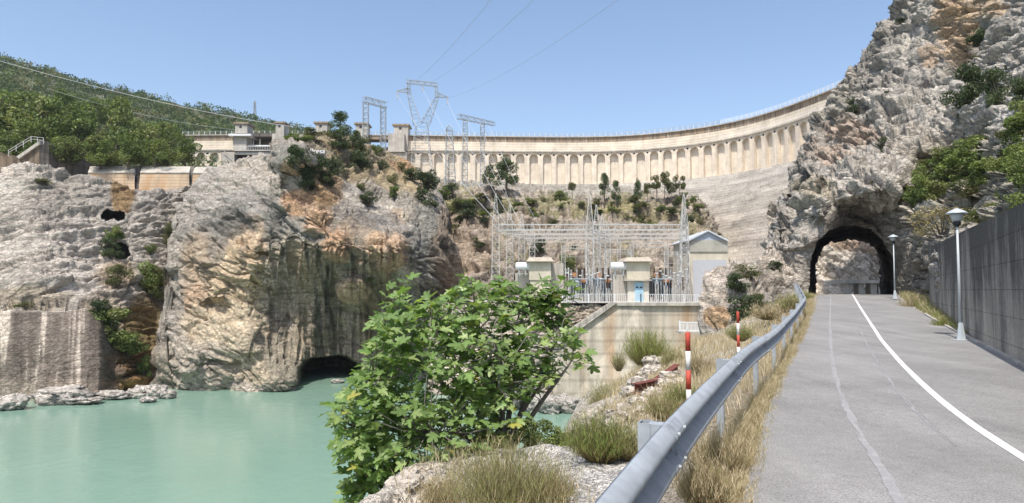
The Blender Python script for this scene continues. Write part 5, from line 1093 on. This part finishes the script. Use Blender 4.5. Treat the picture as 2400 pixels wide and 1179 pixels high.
for kk in range(0, 12):
    sa_ = s0_ + kk * 4.0 - .16; Ya = float(np.interp(sa_, arc, YY_)); Yb_ = float(np.interp(sa_ + .32, arc, YY_)); Vv = []
    for Y in (Ya, (Ya + Yb_) / 2, Yb_):
        tt_ = float(np.interp(Y, YY_, tX)); n_ = np.array([1, -tt_]); n_ /= np.linalg.norm(n_)
        for o_, z_ in prof: Vv.append((float(XG(Y)) + n_[0] * (o_ + .004), Y + n_[1] * (o_ + .004), float(zr(Y)) + .49 + z_ + (.002 if z_ > .2 else -.002)))
    Ff = [(i * Q + k, i * Q + (k + 1) % Q, (i + 1) * Q + (k + 1) % Q, (i + 1) * Q + k) for i in range(2) for k in range(Q)] + [tuple(range(Q)), tuple(range(2 * Q, 3 * Q))[::-1]]
    o = mesh_obj('splice', Vv, Ff, M_galv2, None); o.parent = gr; o.location = -gr.location
    if kk < 4:
        for ds, zz in ((.05, .262), (.27, .262), (.05, .075), (.27, .075), (.12, .2), (.2, .12)):
            Y = float(np.interp(sa_ + ds, arc, YY_)); tt_ = float(np.interp(Y, YY_, tX)); n_ = np.array([1, -tt_]); n_ /= np.linalg.norm(n_); oo = float(np.interp(zz, [.0, .048, .075, .105, .132, .155, .178, .205, .235, .262, .295], [.02, .082, .086, .075, .02, .006, .02, .075, .086, .082, .05]))
            X = float(XG(Y)); mb = MB(); mb.path([(X + n_[0] * oo, Y + n_[1] * oo, float(zr(Y)) + .49 + zz), (X + n_[0] * (oo + .016), Y + n_[1] * (oo + .016), float(zr(Y)) + .49 + zz)], .012, 8); part(mb, 'bolt', M_lat, gr)
# red and white marker posts
def marker(px, Y, ytop, r, bands, label):
    X = XP(px, Y); gz = float(ground_z(np.array([X]), np.array([Y]))[0]); zt = ZP(ytop, Y); t = thing('marker_post', label, 'marker post', (X, Y, gz), 'red and white marker posts'); h = (zt - gz + .15) / bands; 
    for k in range(bands):
        mb = MB(); z1 = zt - h * k; z0 = z1 - h; mb.lathe((X, Y, z0), [(r, 0), (r, h * .999)] if k else [(r, 0), (r, h * .96), (r * .7, h)], 14); part(mb, 'band', M_red if k % 2 == 0 else M_wband, t, True)
M_wband = conc_mat('chipped_white_paint', (0.8, 0.79, 0.76), .35, .35, 14, 0, 0)
marker(1608, 10.0, 778, .037, 5, 'nearer red and white banded marker post behind the guardrail')
marker(1725, 18.5, 730, .037, 5, 'farther and slimmer red and white banded marker post')
# street lamps
M_glass = plain('lamp_glass', (0.42, 0.45, 0.45), .35, 0, .05); M_lampm = plain('lamp_paint', (0.48, 0.52, 0.54), .45, .1, .06)
def lamp(px, py, pyt, Y, label):
    p = U(px, py, Y); X = float(p[0]); z0 = float(p[2]); H = ZP(pyt, Y) - z0; t = thing('street_lamp', label, 'street lamp', (X, Y, z0), 'street lamps by the wall')
    mb = MB(); mb.box((X, Y, z0 + .015), (.42, .42, .03)); mb.lathe((X, Y, z0 + .03), [(.13, 0), (.075, .42), (.06, .5)], 6); part(mb, 'base', M_lampm, t)
    mb = MB(); mb.lathe((X, Y, z0 + .45), [(.05, 0), (.028, H - 1.0)], 14); part(mb, 'pole', M_lampm, t, True)
    mb = MB(); mb.lathe((X, Y, z0 + H - .58), [(.04, 0), (.10, .06), (.11, .16), (.07, .17)], 16); part(mb, 'collar', M_dark, t, True)
    mb = MB(); mb.lathe((X, Y, z0 + H - .42), [(.09, 0), (.13, .06), (.205, .26)], 20); part(mb, 'glass', M_glass, t, True)
    mb = MB(); mb.lathe((X, Y, z0 + H - .17), [(.21, -.01), (.30, -.012), (.305, 0.0), (.19, .075), (.085, .125), (.04, .15), (.01, .155)], 24); part(mb, 'shade', M_lampm, t, True)
lamp(2253, 798, 487, 20.6, 'nearer street lamp with flat conical shade by the dark wall')
lamp(2098, 701, 549, 42.0, 'farther street lamp beside the tunnel mouth')
# dark wall
m, t_, N, L, PB = newmat('algae_black_concrete'); co = obco(N)
sx = N.new('ShaderNodeSeparateXYZ'); L.new(co, sx.inputs[0])
def mth(op, a, b):
    q = N.new('ShaderNodeMath'); q.operation = op
    for i_, v in ((0, a), (1, b)):
        if isinstance(v, (int, float)): q.inputs[i_].default_value = v
        else: L.new(v, q.inputs[i_])
    return q.outputs[0]
na = nnoise(N, L, co, 1.0, 7, 0.7, (0.2, 1.0, 0.13)); nb2 = nnoise(N, L, co, 0.9, 6, 0.65); nc = nnoise(N, L, co, 14, 5, .7)
hz_ = mth('MULTIPLY', sx.outputs['Z'], 0.075); msk = mth('ADD', mth('ADD', na, hz_), mth('MULTIPLY', nb2, 0.35))
cw = ramp(N, L, msk, [(0.50, (0.46, 0.41, 0.33)), (0.63, (0.31, 0.285, 0.24)), (0.80, (0.10, 0.094, 0.085))])
cw = mix(N, L, 'MULTIPLY', 1, cw, ramp(N, L, nc, [(0.3, g3(.75)), (0.7, g3(1.2))]))
wv_ = N.new('ShaderNodeTexBrick'); wv_.inputs['Scale'].default_value = 1.0; wv_.inputs['Brick Width'].default_value = 2.4; wv_.inputs['Row Height'].default_value = 0.62; wv_.inputs['Mortar Size'].default_value = 0.012; wv_.offset = 0.0
cbx = N.new('ShaderNodeCombineXYZ'); L.new(sx.outputs['Y'], cbx.inputs[0]); L.new(sx.outputs['Z'], cbx.inputs[1]); L.new(cbx.outputs[0], wv_.inputs['Vector'])
jm = ramp(N, L, wv_.outputs['Fac'], [(0.0, g3(1.0)), (1.0, g3(.55))]); cw = mix(N, L, 'MULTIPLY', .8, cw, jm)
L.new(cw, PB.inputs['Base Color']); PB.inputs['Roughness'].default_value = .9; PB.inputs['Specular IOR Level'].default_value = .15; L.new(bump(N, L, nc, .02), PB.inputs['Normal']); M_algae = m
t = thing('retaining_wall', 'long black stained concrete wall on the right of the road', 'wall', (15, 24, -1.5))
y1, y2 = 35.0, 13.2; xa, xb = XP(2172, y1), XP(2400, y2) + .12; sl_ = (xa - xb) / (y1 - y2); Wp = [(xa, y1)] + [(xb + sl_ * (y - y2), y) for y in (24.0, 13.2, 4.0, -6)]
mb = MB(); zt1, zt2 = ZP(581, y1), ZP(468, y2)
for (ax, ay), (bx, by) in zip(Wp[:-1], Wp[1:]):
    ta, tb = (zt2 + (zt1 - zt2) * (ay - y2) / (y1 - y2)), (zt2 + (zt1 - zt2) * (by - y2) / (y1 - y2)); ta, tb = min(ta, 2.2), min(tb, 2.2)
    mb.add([(ax, ay, -2.2), (bx, by, -2.2), (bx, by, tb), (ax, ay, ta), (ax + .4, ay - .1, -2.2), (bx + .4, by - .1, -2.2), (bx + .4, by - .1, tb), (ax + .4, ay - .1, ta)], [(0, 1, 2, 3), (4, 7, 6, 5), (3, 2, 6, 7), (0, 3, 7, 4), (1, 5, 6, 2)])
part(mb, 'wall_face', M_algae, t)
# concrete parapet past the tunnel
t = thing('concrete_shelter', 'low concrete slab on thick piers beyond the tunnel', 'concrete structure', tuple(V3(2020, 690, 78)))
mb = MB(); pbox(mb, 1977, 656, 2066, 664, 77, 4); part(mb, 'slab', M_conc, t)
for a, b in ((1983, 1992), (2008, 2020), (2036, 2050), (2054, 2062)):
    mb = MB(); pbox(mb, a, 664, b, 720, 77.6, 1.2); part(mb, 'pier', M_conc, t)
# rusty steel by the bank
t = thing('rusty_beam', 'broken rusty steel beam lying on the pale rocks below the guardrail', 'scrap metal', (3, 14, -3))
def ibeam(a, b, w, mat, root):
    a = Vector(a); b = Vector(b); d = (b - a).normalized(); s_ = d.cross(Vector((0, 0, 1))).normalized(); u_ = s_.cross(d); mb = MB(); h = w
    for du, hh, ww in ((h / 2, .012, w), (-h / 2, .012, w), (0, h - .024, .015)):
        q = [a + u_ * (du + y * hh / 2) + s_ * x * ww / 2 for x, y in ((-1, -1), (1, -1), (1, 1), (-1, 1))]; mb.prism(q, b - a)
    part(mb, 'beam', mat, root)
def lay(px, py, up=.12):
    p = gpix(px, py); p.z += up; return p
ibeam(lay(1488, 938, .3), lay(1540, 909, .12), .22, M_rust, t); ibeam(lay(1541, 903, .1), lay(1588, 877, .2), .2, M_rust, t)
t = thing('rusty_pipe', 'thin rusty pipe curving from the beam towards the marker post', 'pipe', (4, 13, -3)); mb = MB(); mb.path([lay(1462, 937, .1), lay(1490, 937, .16), lay(1530, 946, .1), lay(1565, 946, .12), lay(1600, 944, .12)], .022, 7); part(mb, 'pipe', M_rust, t, True)
# boulders
def boulder(pos, w, d, h, seed, label, group=None, colr=(0.46, 0.43, 0.385)):
    bm_n = 34; u = np.linspace(0, 2 * np.pi, 2 * bm_n, endpoint=False); v = np.linspace(-np.pi / 2, np.pi / 2, bm_n); uu, vv = np.meshgrid(u, v)
    D = np.stack([np.cos(vv) * np.cos(uu), np.cos(vv) * np.sin(uu), np.sin(vv)], -1); D = np.sign(D) * np.abs(D) ** .8
    D = D * (1 + .28 * facet(D * 1.3 + seed * 3.1, seed) + .12 * facet(D * 3.6 + seed, seed + 9) + .05 * fbm(D * 6 + seed, 3, 2))[..., None]
    Pn = D * np.array([w / 2, d / 2, h / 2]) + np.array(pos); ii = np.arange(uu.size).reshape(uu.shape); i2 = np.roll(ii, -1, 1)
    F = np.stack([ii[:-1], i2[:-1], i2[1:], ii[1:]], -1).reshape(-1, 4); C = np.empty(Pn.shape); C[:] = colr
    o = mesh_obj('boulder', (Pn - np.array(pos)).reshape(-1, 3), F, M_rock, None, C.reshape(-1, 3)); o.location = pos; tag(o, label, 'rock', group); return o
for i, (x, y, w, h, l) in enumerate([(22, 945, 80, 36, 'pale rock cut by the left edge of the view'), (150, 928, 130, 44, 'widest pale rock in the water at the cliff foot'), (258, 925, 90, 20, 'long flat rock in the water'), (330, 920, 56, 30, 'square dark rock beside the long flat one'), (372, 920, 44, 34, 'wedge shaped rock under the wet brown wall'), (348, 936, 40, 12, 'small flat slab lying at the water line'), (200, 938, 70, 16, 'low rock between the widest and the long flat rock'), (395, 925, 36, 20, 'last small rock against the bluff'), (792, 893, 30, 7, 'pale slab in the dark mouth of the river cave')]):
    Y = 12.0 * FP / (y + h * .3 - HZ); k = Y / FP; boulder(tuple(V3(x, y, Y)), w * k * .95, w * k * .7, h * .95 * k, i + 3, l, 'rocks in the water', (0.52, 0.475, 0.42))
for i, (x, y, w, h) in enumerate([(1255, 945, 50, 34), (1290, 950, 60, 30), (1330, 950, 60, 28), (1365, 953, 46, 18), (1230, 930, 60, 50), (1190, 930, 80, 60), (1310, 938, 40, 20)]):
    Y = 12.0 * FP / (y + h * .4 - HZ); k = Y / FP; boulder(tuple(V3(x, y, Y)), w * k, w * k, h * 1.4 * k, i + 33, 'grey rock at the water line under the retaining wall', 'rocks under the retaining wall')
for i, (x, y, w) in enumerate([(1422, 976, 32), (1400, 992, 40), (1448, 990, 60), (1375, 1005, 36), (1470, 968, 50), (1500, 955, 50), (1440, 960, 22), (1510, 975, 46), (1550, 860, 50), (1530, 880, 60), (1500, 905, 50), (1560, 910, 50), (1480, 925, 44), (1535, 935, 56), (1430, 1010, 50), (960, 1160, 110), (1020, 1150, 70), (1360, 1030, 40), (1590, 905, 40), (1530, 850, 40), (1570, 890, 46)]):
    p = gpix(x, y); k = p.y / FP; boulder((p.x, p.y + .1, p.z + .05), w * k, w * k * .9, w * k * .62, i + 53, 'pale limestone block on the river bank below the guardrail', 'blocks on the river bank', (0.55, 0.49, 0.42))

# ================================================================== FIG TREE
def fig_tree():
    rs = np.random.default_rng(21)
    hull = [(1075, 668), (1180, 662), (1290, 668), (1322, 705), (1322, 760), (1345, 800), (1310, 850), (1290, 905), (1215, 985), (1180, 1040), (1100, 1080), (1010, 1095), (940, 1150), (900, 1215), (815, 1215), (822, 1130), (800, 1060), (790, 970), (825, 905), (850, 870), (875, 790), (885, 745), (925, 690), (985, 728), (1040, 705)]
    base = gpos(-.15, 10.3) + Vector((0, 0, -.1))
    t = thing('fig_tree', 'large leafy green fig tree growing from the river bank in the foreground', 'tree', tuple(base))
    pts = []
    while len(pts) < 610:
        x, y = rs.uniform(775, 1350), rs.uniform(650, 1215)
        if not inpoly(np.array([x]), np.array([y]), hull)[0]: continue
        if x > 1180 and y > 770 and rs.random() < .3: continue
        if x > 1010 and y > 990 and rs.random() < .4: continue
        e = min(1, math.hypot((x - 1060) / 320, (y - 930) / 290)); dep = 1.25 * math.sqrt(max(0.03, 1 - e * e))
        Y = 9.5 - (y - 900) / 300 * .5 + (x - 1060) / 600 + rs.uniform(-1, 1) * dep * (1 if rs.random() < .5 else .6)
        pts.append(V3(x, y, Y))
    pts += [V3(1372, 850, 9.6), V3(1366, 838, 9.6), V3(1350, 780, 9.8), V3(1336, 790, 9.7), V3(1330, 830, 9.9), V3(780, 962, 9.1), V3(905, 672 + 20, 9.6), V3(1320, 668, 10), V3(1345, 700, 10), V3(950, 665, 9.6)]
    stems = []
    for (x, y, Y) in ((1110, 690, 9.7), (1230, 700, 10), (1310, 790, 10), (1340, 845, 9.8), (1010, 740, 9.3), (900, 760, 9.6), (860, 900, 9.2), (830, 1000, 9), (870, 1120, 9), (1000, 1010, 8.8), (1280, 880, 10.2), (1160, 800, 9.0), (1270, 940, 9.8)):
        e = V3(x, y, Y); c1 = base.lerp(e, .35) + Vector((rs.uniform(-.15, .15), rs.uniform(-.15, .15), .35)); c2 = base.lerp(e, .7) + Vector((rs.uniform(-.15, .15), rs.uniform(-.15, .15), .12)); P_ = []
        for i in range(17):
            q = i / 16; P_.append(base * (1 - q) ** 3 + c1 * 3 * q * (1 - q) ** 2 + c2 * 3 * q * q * (1 - q) + e * q ** 3)
        stems.append(P_)
    mbt = MB()
    for P_ in stems: mbt.path(P_, [.045 * (1 - i / 17) ** .8 + .006 for i in range(17)], 7)
    allp = np.array([tuple(p) for P_ in stems for p in P_[3:]]); mb = mbt; tips = []
    for p in pts:
        a = np.array(tuple(p)); d = np.linalg.norm(allp - a - np.array([0, 0, -.15]), axis=1); q = Vector(allp[np.argmin(d)]); m_ = q.lerp(p, .5) + Vector((rs.uniform(-.06, .06), rs.uniform(-.06, .06), -.05)); L_ = (p - q).length
        mb.path([q, m_, p], [.006 + .006 * L_, .006 + .003 * L_, .005], 5); tips.append((p, (p - m_).normalized()))
    o = mb.build('trunk', plain('fig_bark', (0.20, 0.18, 0.155), .85, 0, .3, 10)); o.parent = t; o.location = -t.location
    half = [(-.06, .10), (-.02, .26), (.10, .36), (.20, .34), (.26, .20), (.40, .40), (.56, .50), (.66, .44), (.62, .26), (.54, .16), (.76, .19), (.92, .13)]
    out = [(0, 0)] + half + [(1.02, 0)] + [(x, -y) for x, y in half[::-1]]; T2 = np.array([(.3, 0)] + out); nt = len(T2)
    tri = np.array([(0, i, i + 1 if i + 1 < nt else 1) for i in range(1, nt)])
    Vs, Cs = [], []; nl = 0
    for p, d in tips:
        n = rs.integers(5, 9); a0 = rs.uniform(0, 6.28)
        for j in range(n):
            az = a0 + j * 2.4; el = rs.uniform(-.35, .75); dirn = np.array([math.cos(az) * math.cos(el), math.sin(az) * math.cos(el), math.sin(el)]) + np.array(tuple(d)) * .4; dirn /= np.linalg.norm(dirn)
            L = rs.uniform(.085, .20) if rs.random() < .85 else rs.uniform(.05, .1); pet = L * rs.uniform(.25, .5); o_ = np.array(tuple(p)) + dirn * pet + np.array([0, 0, .02 * j - .06])
            up = np.array([rs.normal() * .45, rs.normal() * .45 - .25, 1.0]); fwd = dirn + np.array([0, 0, -.25]); fwd /= np.linalg.norm(fwd); sd_ = np.cross(up, fwd); sd_ /= np.linalg.norm(sd_); nn = np.cross(fwd, sd_)
            cur = rs.uniform(.1, .5); cup = rs.uniform(-.1, .45)
            X_, Y_ = T2[:, 0], T2[:, 1]; Z_ = -cur * X_ ** 2 + cup * np.abs(Y_) + .05 * np.sin(X_ * 9 + j) * np.abs(Y_) * 2
            Vs.append(o_ + L * (X_[:, None] * fwd + Y_[:, None] * sd_ * rs.uniform(.8, 1.05) + Z_[:, None] * nn))
            b = rs.random(); col = np.array((.15, .225, .07)) * rs.uniform(.7, 1.35) if b < .75 else np.array((.26, .33, .12)) * rs.uniform(.8, 1.2)
            if b > .985: col = np.array((.35, .33, .08))
            cc_ = np.repeat(col[None], nt, 0) * (1 + .25 * (np.abs(T2[:, 1:2]) < .02)); Cs.append(cc_); nl += 1
    V = np.concatenate(Vs); F = (tri[None] + (np.arange(nl) * nt)[:, None, None]).reshape(-1, 3)
    o = mesh_obj('crown', V, F, M_fig, None, np.concatenate(Cs), True); o.parent = t; o.location = -t.location
fig_tree()

# ================================================================== GRASS AND BRUSH
def blades(base, h, w, lean, cols, rs, curve=.35, var=.25):
    n = len(base); az = rs.uniform(0, 6.283, n); wd = np.stack([np.cos(az), np.sin(az), az * 0], -1)
    la = rs.uniform(0, 6.283, n); ld = np.stack([np.cos(la), np.sin(la), la * 0], -1) * (lean * rs.uniform(.2, 1, n))[:, None]
    if isinstance(h, (int, float)): h = np.full(n, h)
    H = (h * rs.uniform(.55, 1.15, n))[:, None]; up = np.array([0, 0, 1.0]); W = wd * (w * rs.uniform(.6, 1.4, n))[:, None]
    mid = base + H * .55 * (up + ld * .8); tip = base + H * (up * (1 - curve * .3) + ld * (1 + curve))
    V = np.stack([base - W / 2, base + W / 2, mid - W * .4, mid + W * .4, tip], 1).reshape(-1, 3); k = np.arange(n)[:, None] * 5
    F = np.concatenate([k + np.array([0, 1, 3]), k + np.array([0, 3, 2]), k + np.array([2, 3, 4])], 1).reshape(-1, 3)
    c = np.array(cols)[rs.integers(0, len(cols), n)] * rs.uniform(1 - var, 1 + var, (n, 1)); return V, F, np.repeat(c, 5, 0)
STRAW = [(0.58, 0.47, 0.32), (0.50, 0.40, 0.26), (0.66, 0.56, 0.40), (0.38, 0.29, 0.18), (0.30, 0.28, 0.14)]
STRAWP = [(0.56, 0.46, 0.32), (0.62, 0.52, 0.38), (0.48, 0.38, 0.25), (0.36, 0.31, 0.19)]
OLV = [(0.30, 0.29, 0.13), (0.34, 0.31, 0.16), (0.25, 0.27, 0.11), (0.42, 0.35, 0.21)]
GRN = [(0.18, 0.24, 0.06), (0.22, 0.26, 0.08), (0.14, 0.19, 0.05), (0.30, 0.27, 0.12)]
YGR = [(0.24, 0.28, 0.07), (0.19, 0.23, 0.06), (0.30, 0.31, 0.11)]
def gz_arr(X, Y): return ground_z(X, Y)
rs = np.random.default_rng(5)
# dry verge grass on both sides of the rail
N = 80000; Yv = np.exp(rs.uniform(math.log(2.3), math.log(50), N)); u = rs.uniform(0, 1, N)
wr = (XL(Yv) - XG(Yv)); Xv = XG(Yv) + .02 + (wr + .10) * u ** 1.3
cl = fbm(np.stack([Xv * 1.3, Yv * .9, Xv * 0], -1), 3, 21); keep = (cl + .5 * rs.uniform(-1, 1, N) > -.28) & ((u < .8) | (rs.random(N) < .35)); Xv, Yv, cl, u = Xv[keep], Yv[keep], cl[keep], u[keep]
bs_ = np.stack([Xv, Yv, gz_arr(Xv, Yv) - .02], -1)
V1, F1, C1 = blades(bs_, (.16 + .26 * np.clip(cl + .35, 0, 1)) * (1 - .55 * np.clip(u, 0, 1)) * np.clip(.75 + Yv / 60, 0, 1.3), .0055, .55, STRAW, rs); 
w_ = np.clip(Yv / 9, 1, 4); V1 = V1.reshape(-1, 5, 3); cb = bs_[:, None]; V1[:, :, :2] = cb[..., :2] + (V1[:, :, :2] - cb[..., :2]); V1 = V1.reshape(-1, 3)
tag(mesh_obj('verge_grass', V1, F1, M_grass, None, C1), 'dry straw coloured grass growing between the guardrail and the asphalt', 'grass', None, 'stuff')
N = 60000; Yv = np.exp(rs.uniform(math.log(3), math.log(62), N)); dl = rs.uniform(0.05, 10, N) ; Xv = XG(Yv) - dl
xe = np.interp(Yv, EDGE[:, 0], EDGE[:, 1]); cl = fbm(np.stack([Xv * .55, Yv * .4, Xv * 0], -1), 3, 33)
gravz = ((Xv - 1.0) / 1.15) ** 2 + ((Yv - 7.6) / 1.7) ** 2 < 1
far = smooth(11, 17, Yv); keep = (Xv > xe + .2) & (~gravz) & (cl + .22 * rs.uniform(-1, 1, N) > .10 - .34 * far) & (dl < 1.2 + (0.3 + .5 * far) * Yv)
Xv, Yv, cl = Xv[keep], Yv[keep], cl[keep]; bs_ = np.stack([Xv, Yv, gz_arr(Xv, Yv) - .03], -1)
V1, F1, C1 = blades(bs_, .18 + .30 * np.clip(cl + .3, 0, 1) * np.clip(.7 + Yv / 30, 0, 1.6), .008, .45, STRAWP, rs); V1 = V1.reshape(-1, 5, 3); f_ = np.clip(Yv / 12, 1, 2.6)[:, None, None]
cx_ = V1.mean(1, keepdims=True); V1[:, :4, :2] = V1[:, :4, :2]; mid_ = (V1[:, 0:1] + V1[:, 1:2]) / 2; V1[:, 0:2] = mid_ + (V1[:, 0:2] - mid_) * f_; mid_ = (V1[:, 2:3] + V1[:, 3:4]) / 2; V1[:, 2:4] = mid_ + (V1[:, 2:4] - mid_) * f_; V1 = V1.reshape(-1, 3)
tag(mesh_obj('bank_grass', V1, F1, M_grass, None, C1), 'pale dry grass covering the river bank behind the guardrail', 'grass', None, 'stuff')
# grass at the foot of the wall
N = 5000; Yv = rs.uniform(22, 46, N); Xv = XR(Yv) + .12 + rs.uniform(0, 1, N) ** 1.4 * np.interp(Yv, [22, 26, 35, 46], [.15, .5, 1.6, 1.8]); bs_ = np.stack([Xv, Yv, zr(Yv) - .03], -1)
V1, F1, C1 = blades(bs_, .42 * np.interp(Yv, [22, 28, 36, 46], [.5, 1, 1.5, 1.2]), .018, .45, STRAW + GRN, rs)
tag(mesh_obj('kerb_grass', V1, F1, M_grass, None, C1), 'tufts of weeds along the foot of the dark wall', 'grass', None, 'stuff')
def brush(px, py, w, h, n, cols, label, bw=.004, lean=.5, Y=None, twig=True, group='dry brush on the bank', spread=1.0, stuffing=0):
    p = gpix(px, py) if Y is None else V3(px, py, Y); k = p.y / FP; W, H = w * k, h * k; r = np.random.default_rng(int(px * 7 + py))
    t = thing('shrub', label, 'shrub', tuple(p), group)
    a = r.uniform(0, 6.283, n); q = np.sqrt(r.uniform(0, 1, n)); off = np.stack([np.cos(a) * q, np.sin(a) * q, a * 0], -1)
    root = off * W * .12 * spread
    dirn = off * np.array([W * .5, W * .5, 0]) + np.array([0, 0, 1]) * (H * np.sqrt(np.maximum(.08, 1 - .75 * q ** 2)))[:, None]; dirn *= r.uniform(.55, 1.08, (n, 1)); nz_ = r.normal(size=(n, 3)) * .05 * W
    mid = root + dirn * .5 + nz_ * .7 - np.array([0, 0, .0]); tip = root + dirn + nz_
    az = r.uniform(0, 6.283, n); wd = np.stack([np.cos(az), np.sin(az), az * 0], -1) * bw
    V = np.stack([root - wd * .7, root + wd * .7, mid - wd * .5, mid + wd * .5, tip], 1).reshape(-1, 3); kk = np.arange(n)[:, None] * 5
    F = np.concatenate([kk + np.array([0, 1, 3]), kk + np.array([0, 3, 2]), kk + np.array([2, 3, 4])], 1).reshape(-1, 3)
    c = np.array([(.20, .16, .09), (.26, .20, .12)])[r.integers(0, 2, n)]; o = mesh_obj('stem', V, F, M_grass, None, np.repeat(c, 5, 0)); o.parent = t
    m = n * 5; ks = r.integers(0, n, m); tt = r.uniform(.35, 1.0, m)[:, None]; b = np.where(tt < .5, root[ks] + (mid[ks] - root[ks]) * tt * 2, mid[ks] + (tip[ks] - mid[ks]) * (tt - .5) * 2)
    V, F, C = blades(b, .16 * H, bw * .9, .75, cols, r, .2); o = mesh_obj('foliage', V, F, M_grass, None, C); o.parent = t
brush(1190, 1215, 330, 170, 1500, OLV, 'large olive brown brush at the bottom centre of the view', .0035, Y=5.9)
brush(1035, 1190, 130, 80, 500, STRAW, 'thin straw brush on the pale rock at the left of the large brush', .0035, Y=6.3)
brush(1300, 1180, 120, 80, 500, STRAW, 'sparse straw brush between the gravel and the large olive brush', .0035)
brush(1405, 1082, 180, 105, 1100, GRN, 'green tipped brush between the fig tree and the first guardrail post', .005)
brush(1480, 1080, 90, 80, 500, OLV, 'small brown brush right beside the first guardrail post', .004)
brush(1515, 862, 110, 92, 900, YGR, 'round yellow green broom bush in front of the retaining wall', .014, Y=34)
brush(1575, 872, 60, 60, 400, OLV, 'small brown brush right of the yellow green broom', .012, Y=27)
brush(1425, 972, 110, 80, 700, OLV, 'grey brown brush on the bank above the water', .008, Y=24)
brush(1600, 960, 90, 62, 500, GRN, 'low green brush beside the foot of the nearer marker post', .006)
brush(1560, 985, 110, 60, 500, OLV, 'low olive brush under the rusty beam', .006)
brush(1640, 880, 90, 60, 500, STRAWP, 'pale dry brush right of the nearer marker post', .007)
brush(1450, 870, 40, 50, 200, OLV, 'thin brush at the foot of the retaining wall', .012, Y=34)
brush(1850, 735, 80, 46, 600, OLV, 'olive brush at the end of the guardrail', .015, Y=36)
brush(1880, 712, 60, 30, 400, YGR, 'yellow green brush by the left corner of the tunnel', .02, Y=44)
brush(1800, 750, 90, 40, 500, STRAWP, 'pale straw brush on the bank below the tunnel', .014, Y=30)
brush(1735, 800, 70, 40, 400, GRN, 'green tuft beside the farther marker post', .008, Y=21)
brush(1680, 1120, 160, 120, 800, STRAW, 'tall dry grass clump under the guardrail', .0035, group='dry brush on the bank')
brush(1650, 1200, 150, 130, 700, STRAW, 'pale arching dry stalks by the near end of the guardrail', .0035, Y=4.6)
brush(2215, 775, 60, 34, 400, YGR, 'green weeds growing at the foot of the dark wall before the near lamp', .01, Y=25.5)
brush(2145, 738, 70, 50, 500, STRAW, 'dry weeds at the end of the dark wall', .012, Y=36)
# small bright saplings at the water side of the fig tree
for i, (x, y, w, h, l) in enumerate(((1262, 1062, 110, 80, 'leafy sapling at the right foot of the fig tree over the water'), (1330, 1075, 90, 66, 'bright green sapling between fig tree and brush'), (1160, 1085, 130, 80, 'light green sapling under the fig tree branches'), (1090, 1120, 110, 70, 'small sapling at the left of the large olive brush'))):
    plant_px('green_bush', i, x, y, w, h, 9.2, l, 'bush', None, 0, 'sapling')

# ================================================================== AIR
mb = MB(); mb.box((0, 240, 86), (1700, 900, 208)); hz = mb.build('haze', M_white)
hm = bpy.data.materials.new('haze'); hm.use_nodes = True; hn = hm.node_tree; hn.nodes.remove(hn.nodes['Principled BSDF'])
pv = hn.nodes.new('ShaderNodeVolumePrincipled'); pv.inputs['Color'].default_value = (0.86, 0.92, 1.0, 1); pv.inputs['Density'].default_value = 0.00013; pv.inputs['Anisotropy'].default_value = 0.3
hn.links.new(pv.outputs[0], hn.nodes['Material Output'].inputs['Volume']); hz.data.materials.clear(); hz.data.materials.append(hm)
tag(hz, 'thin summer haze filling the valley', 'haze', None, 'stuff')
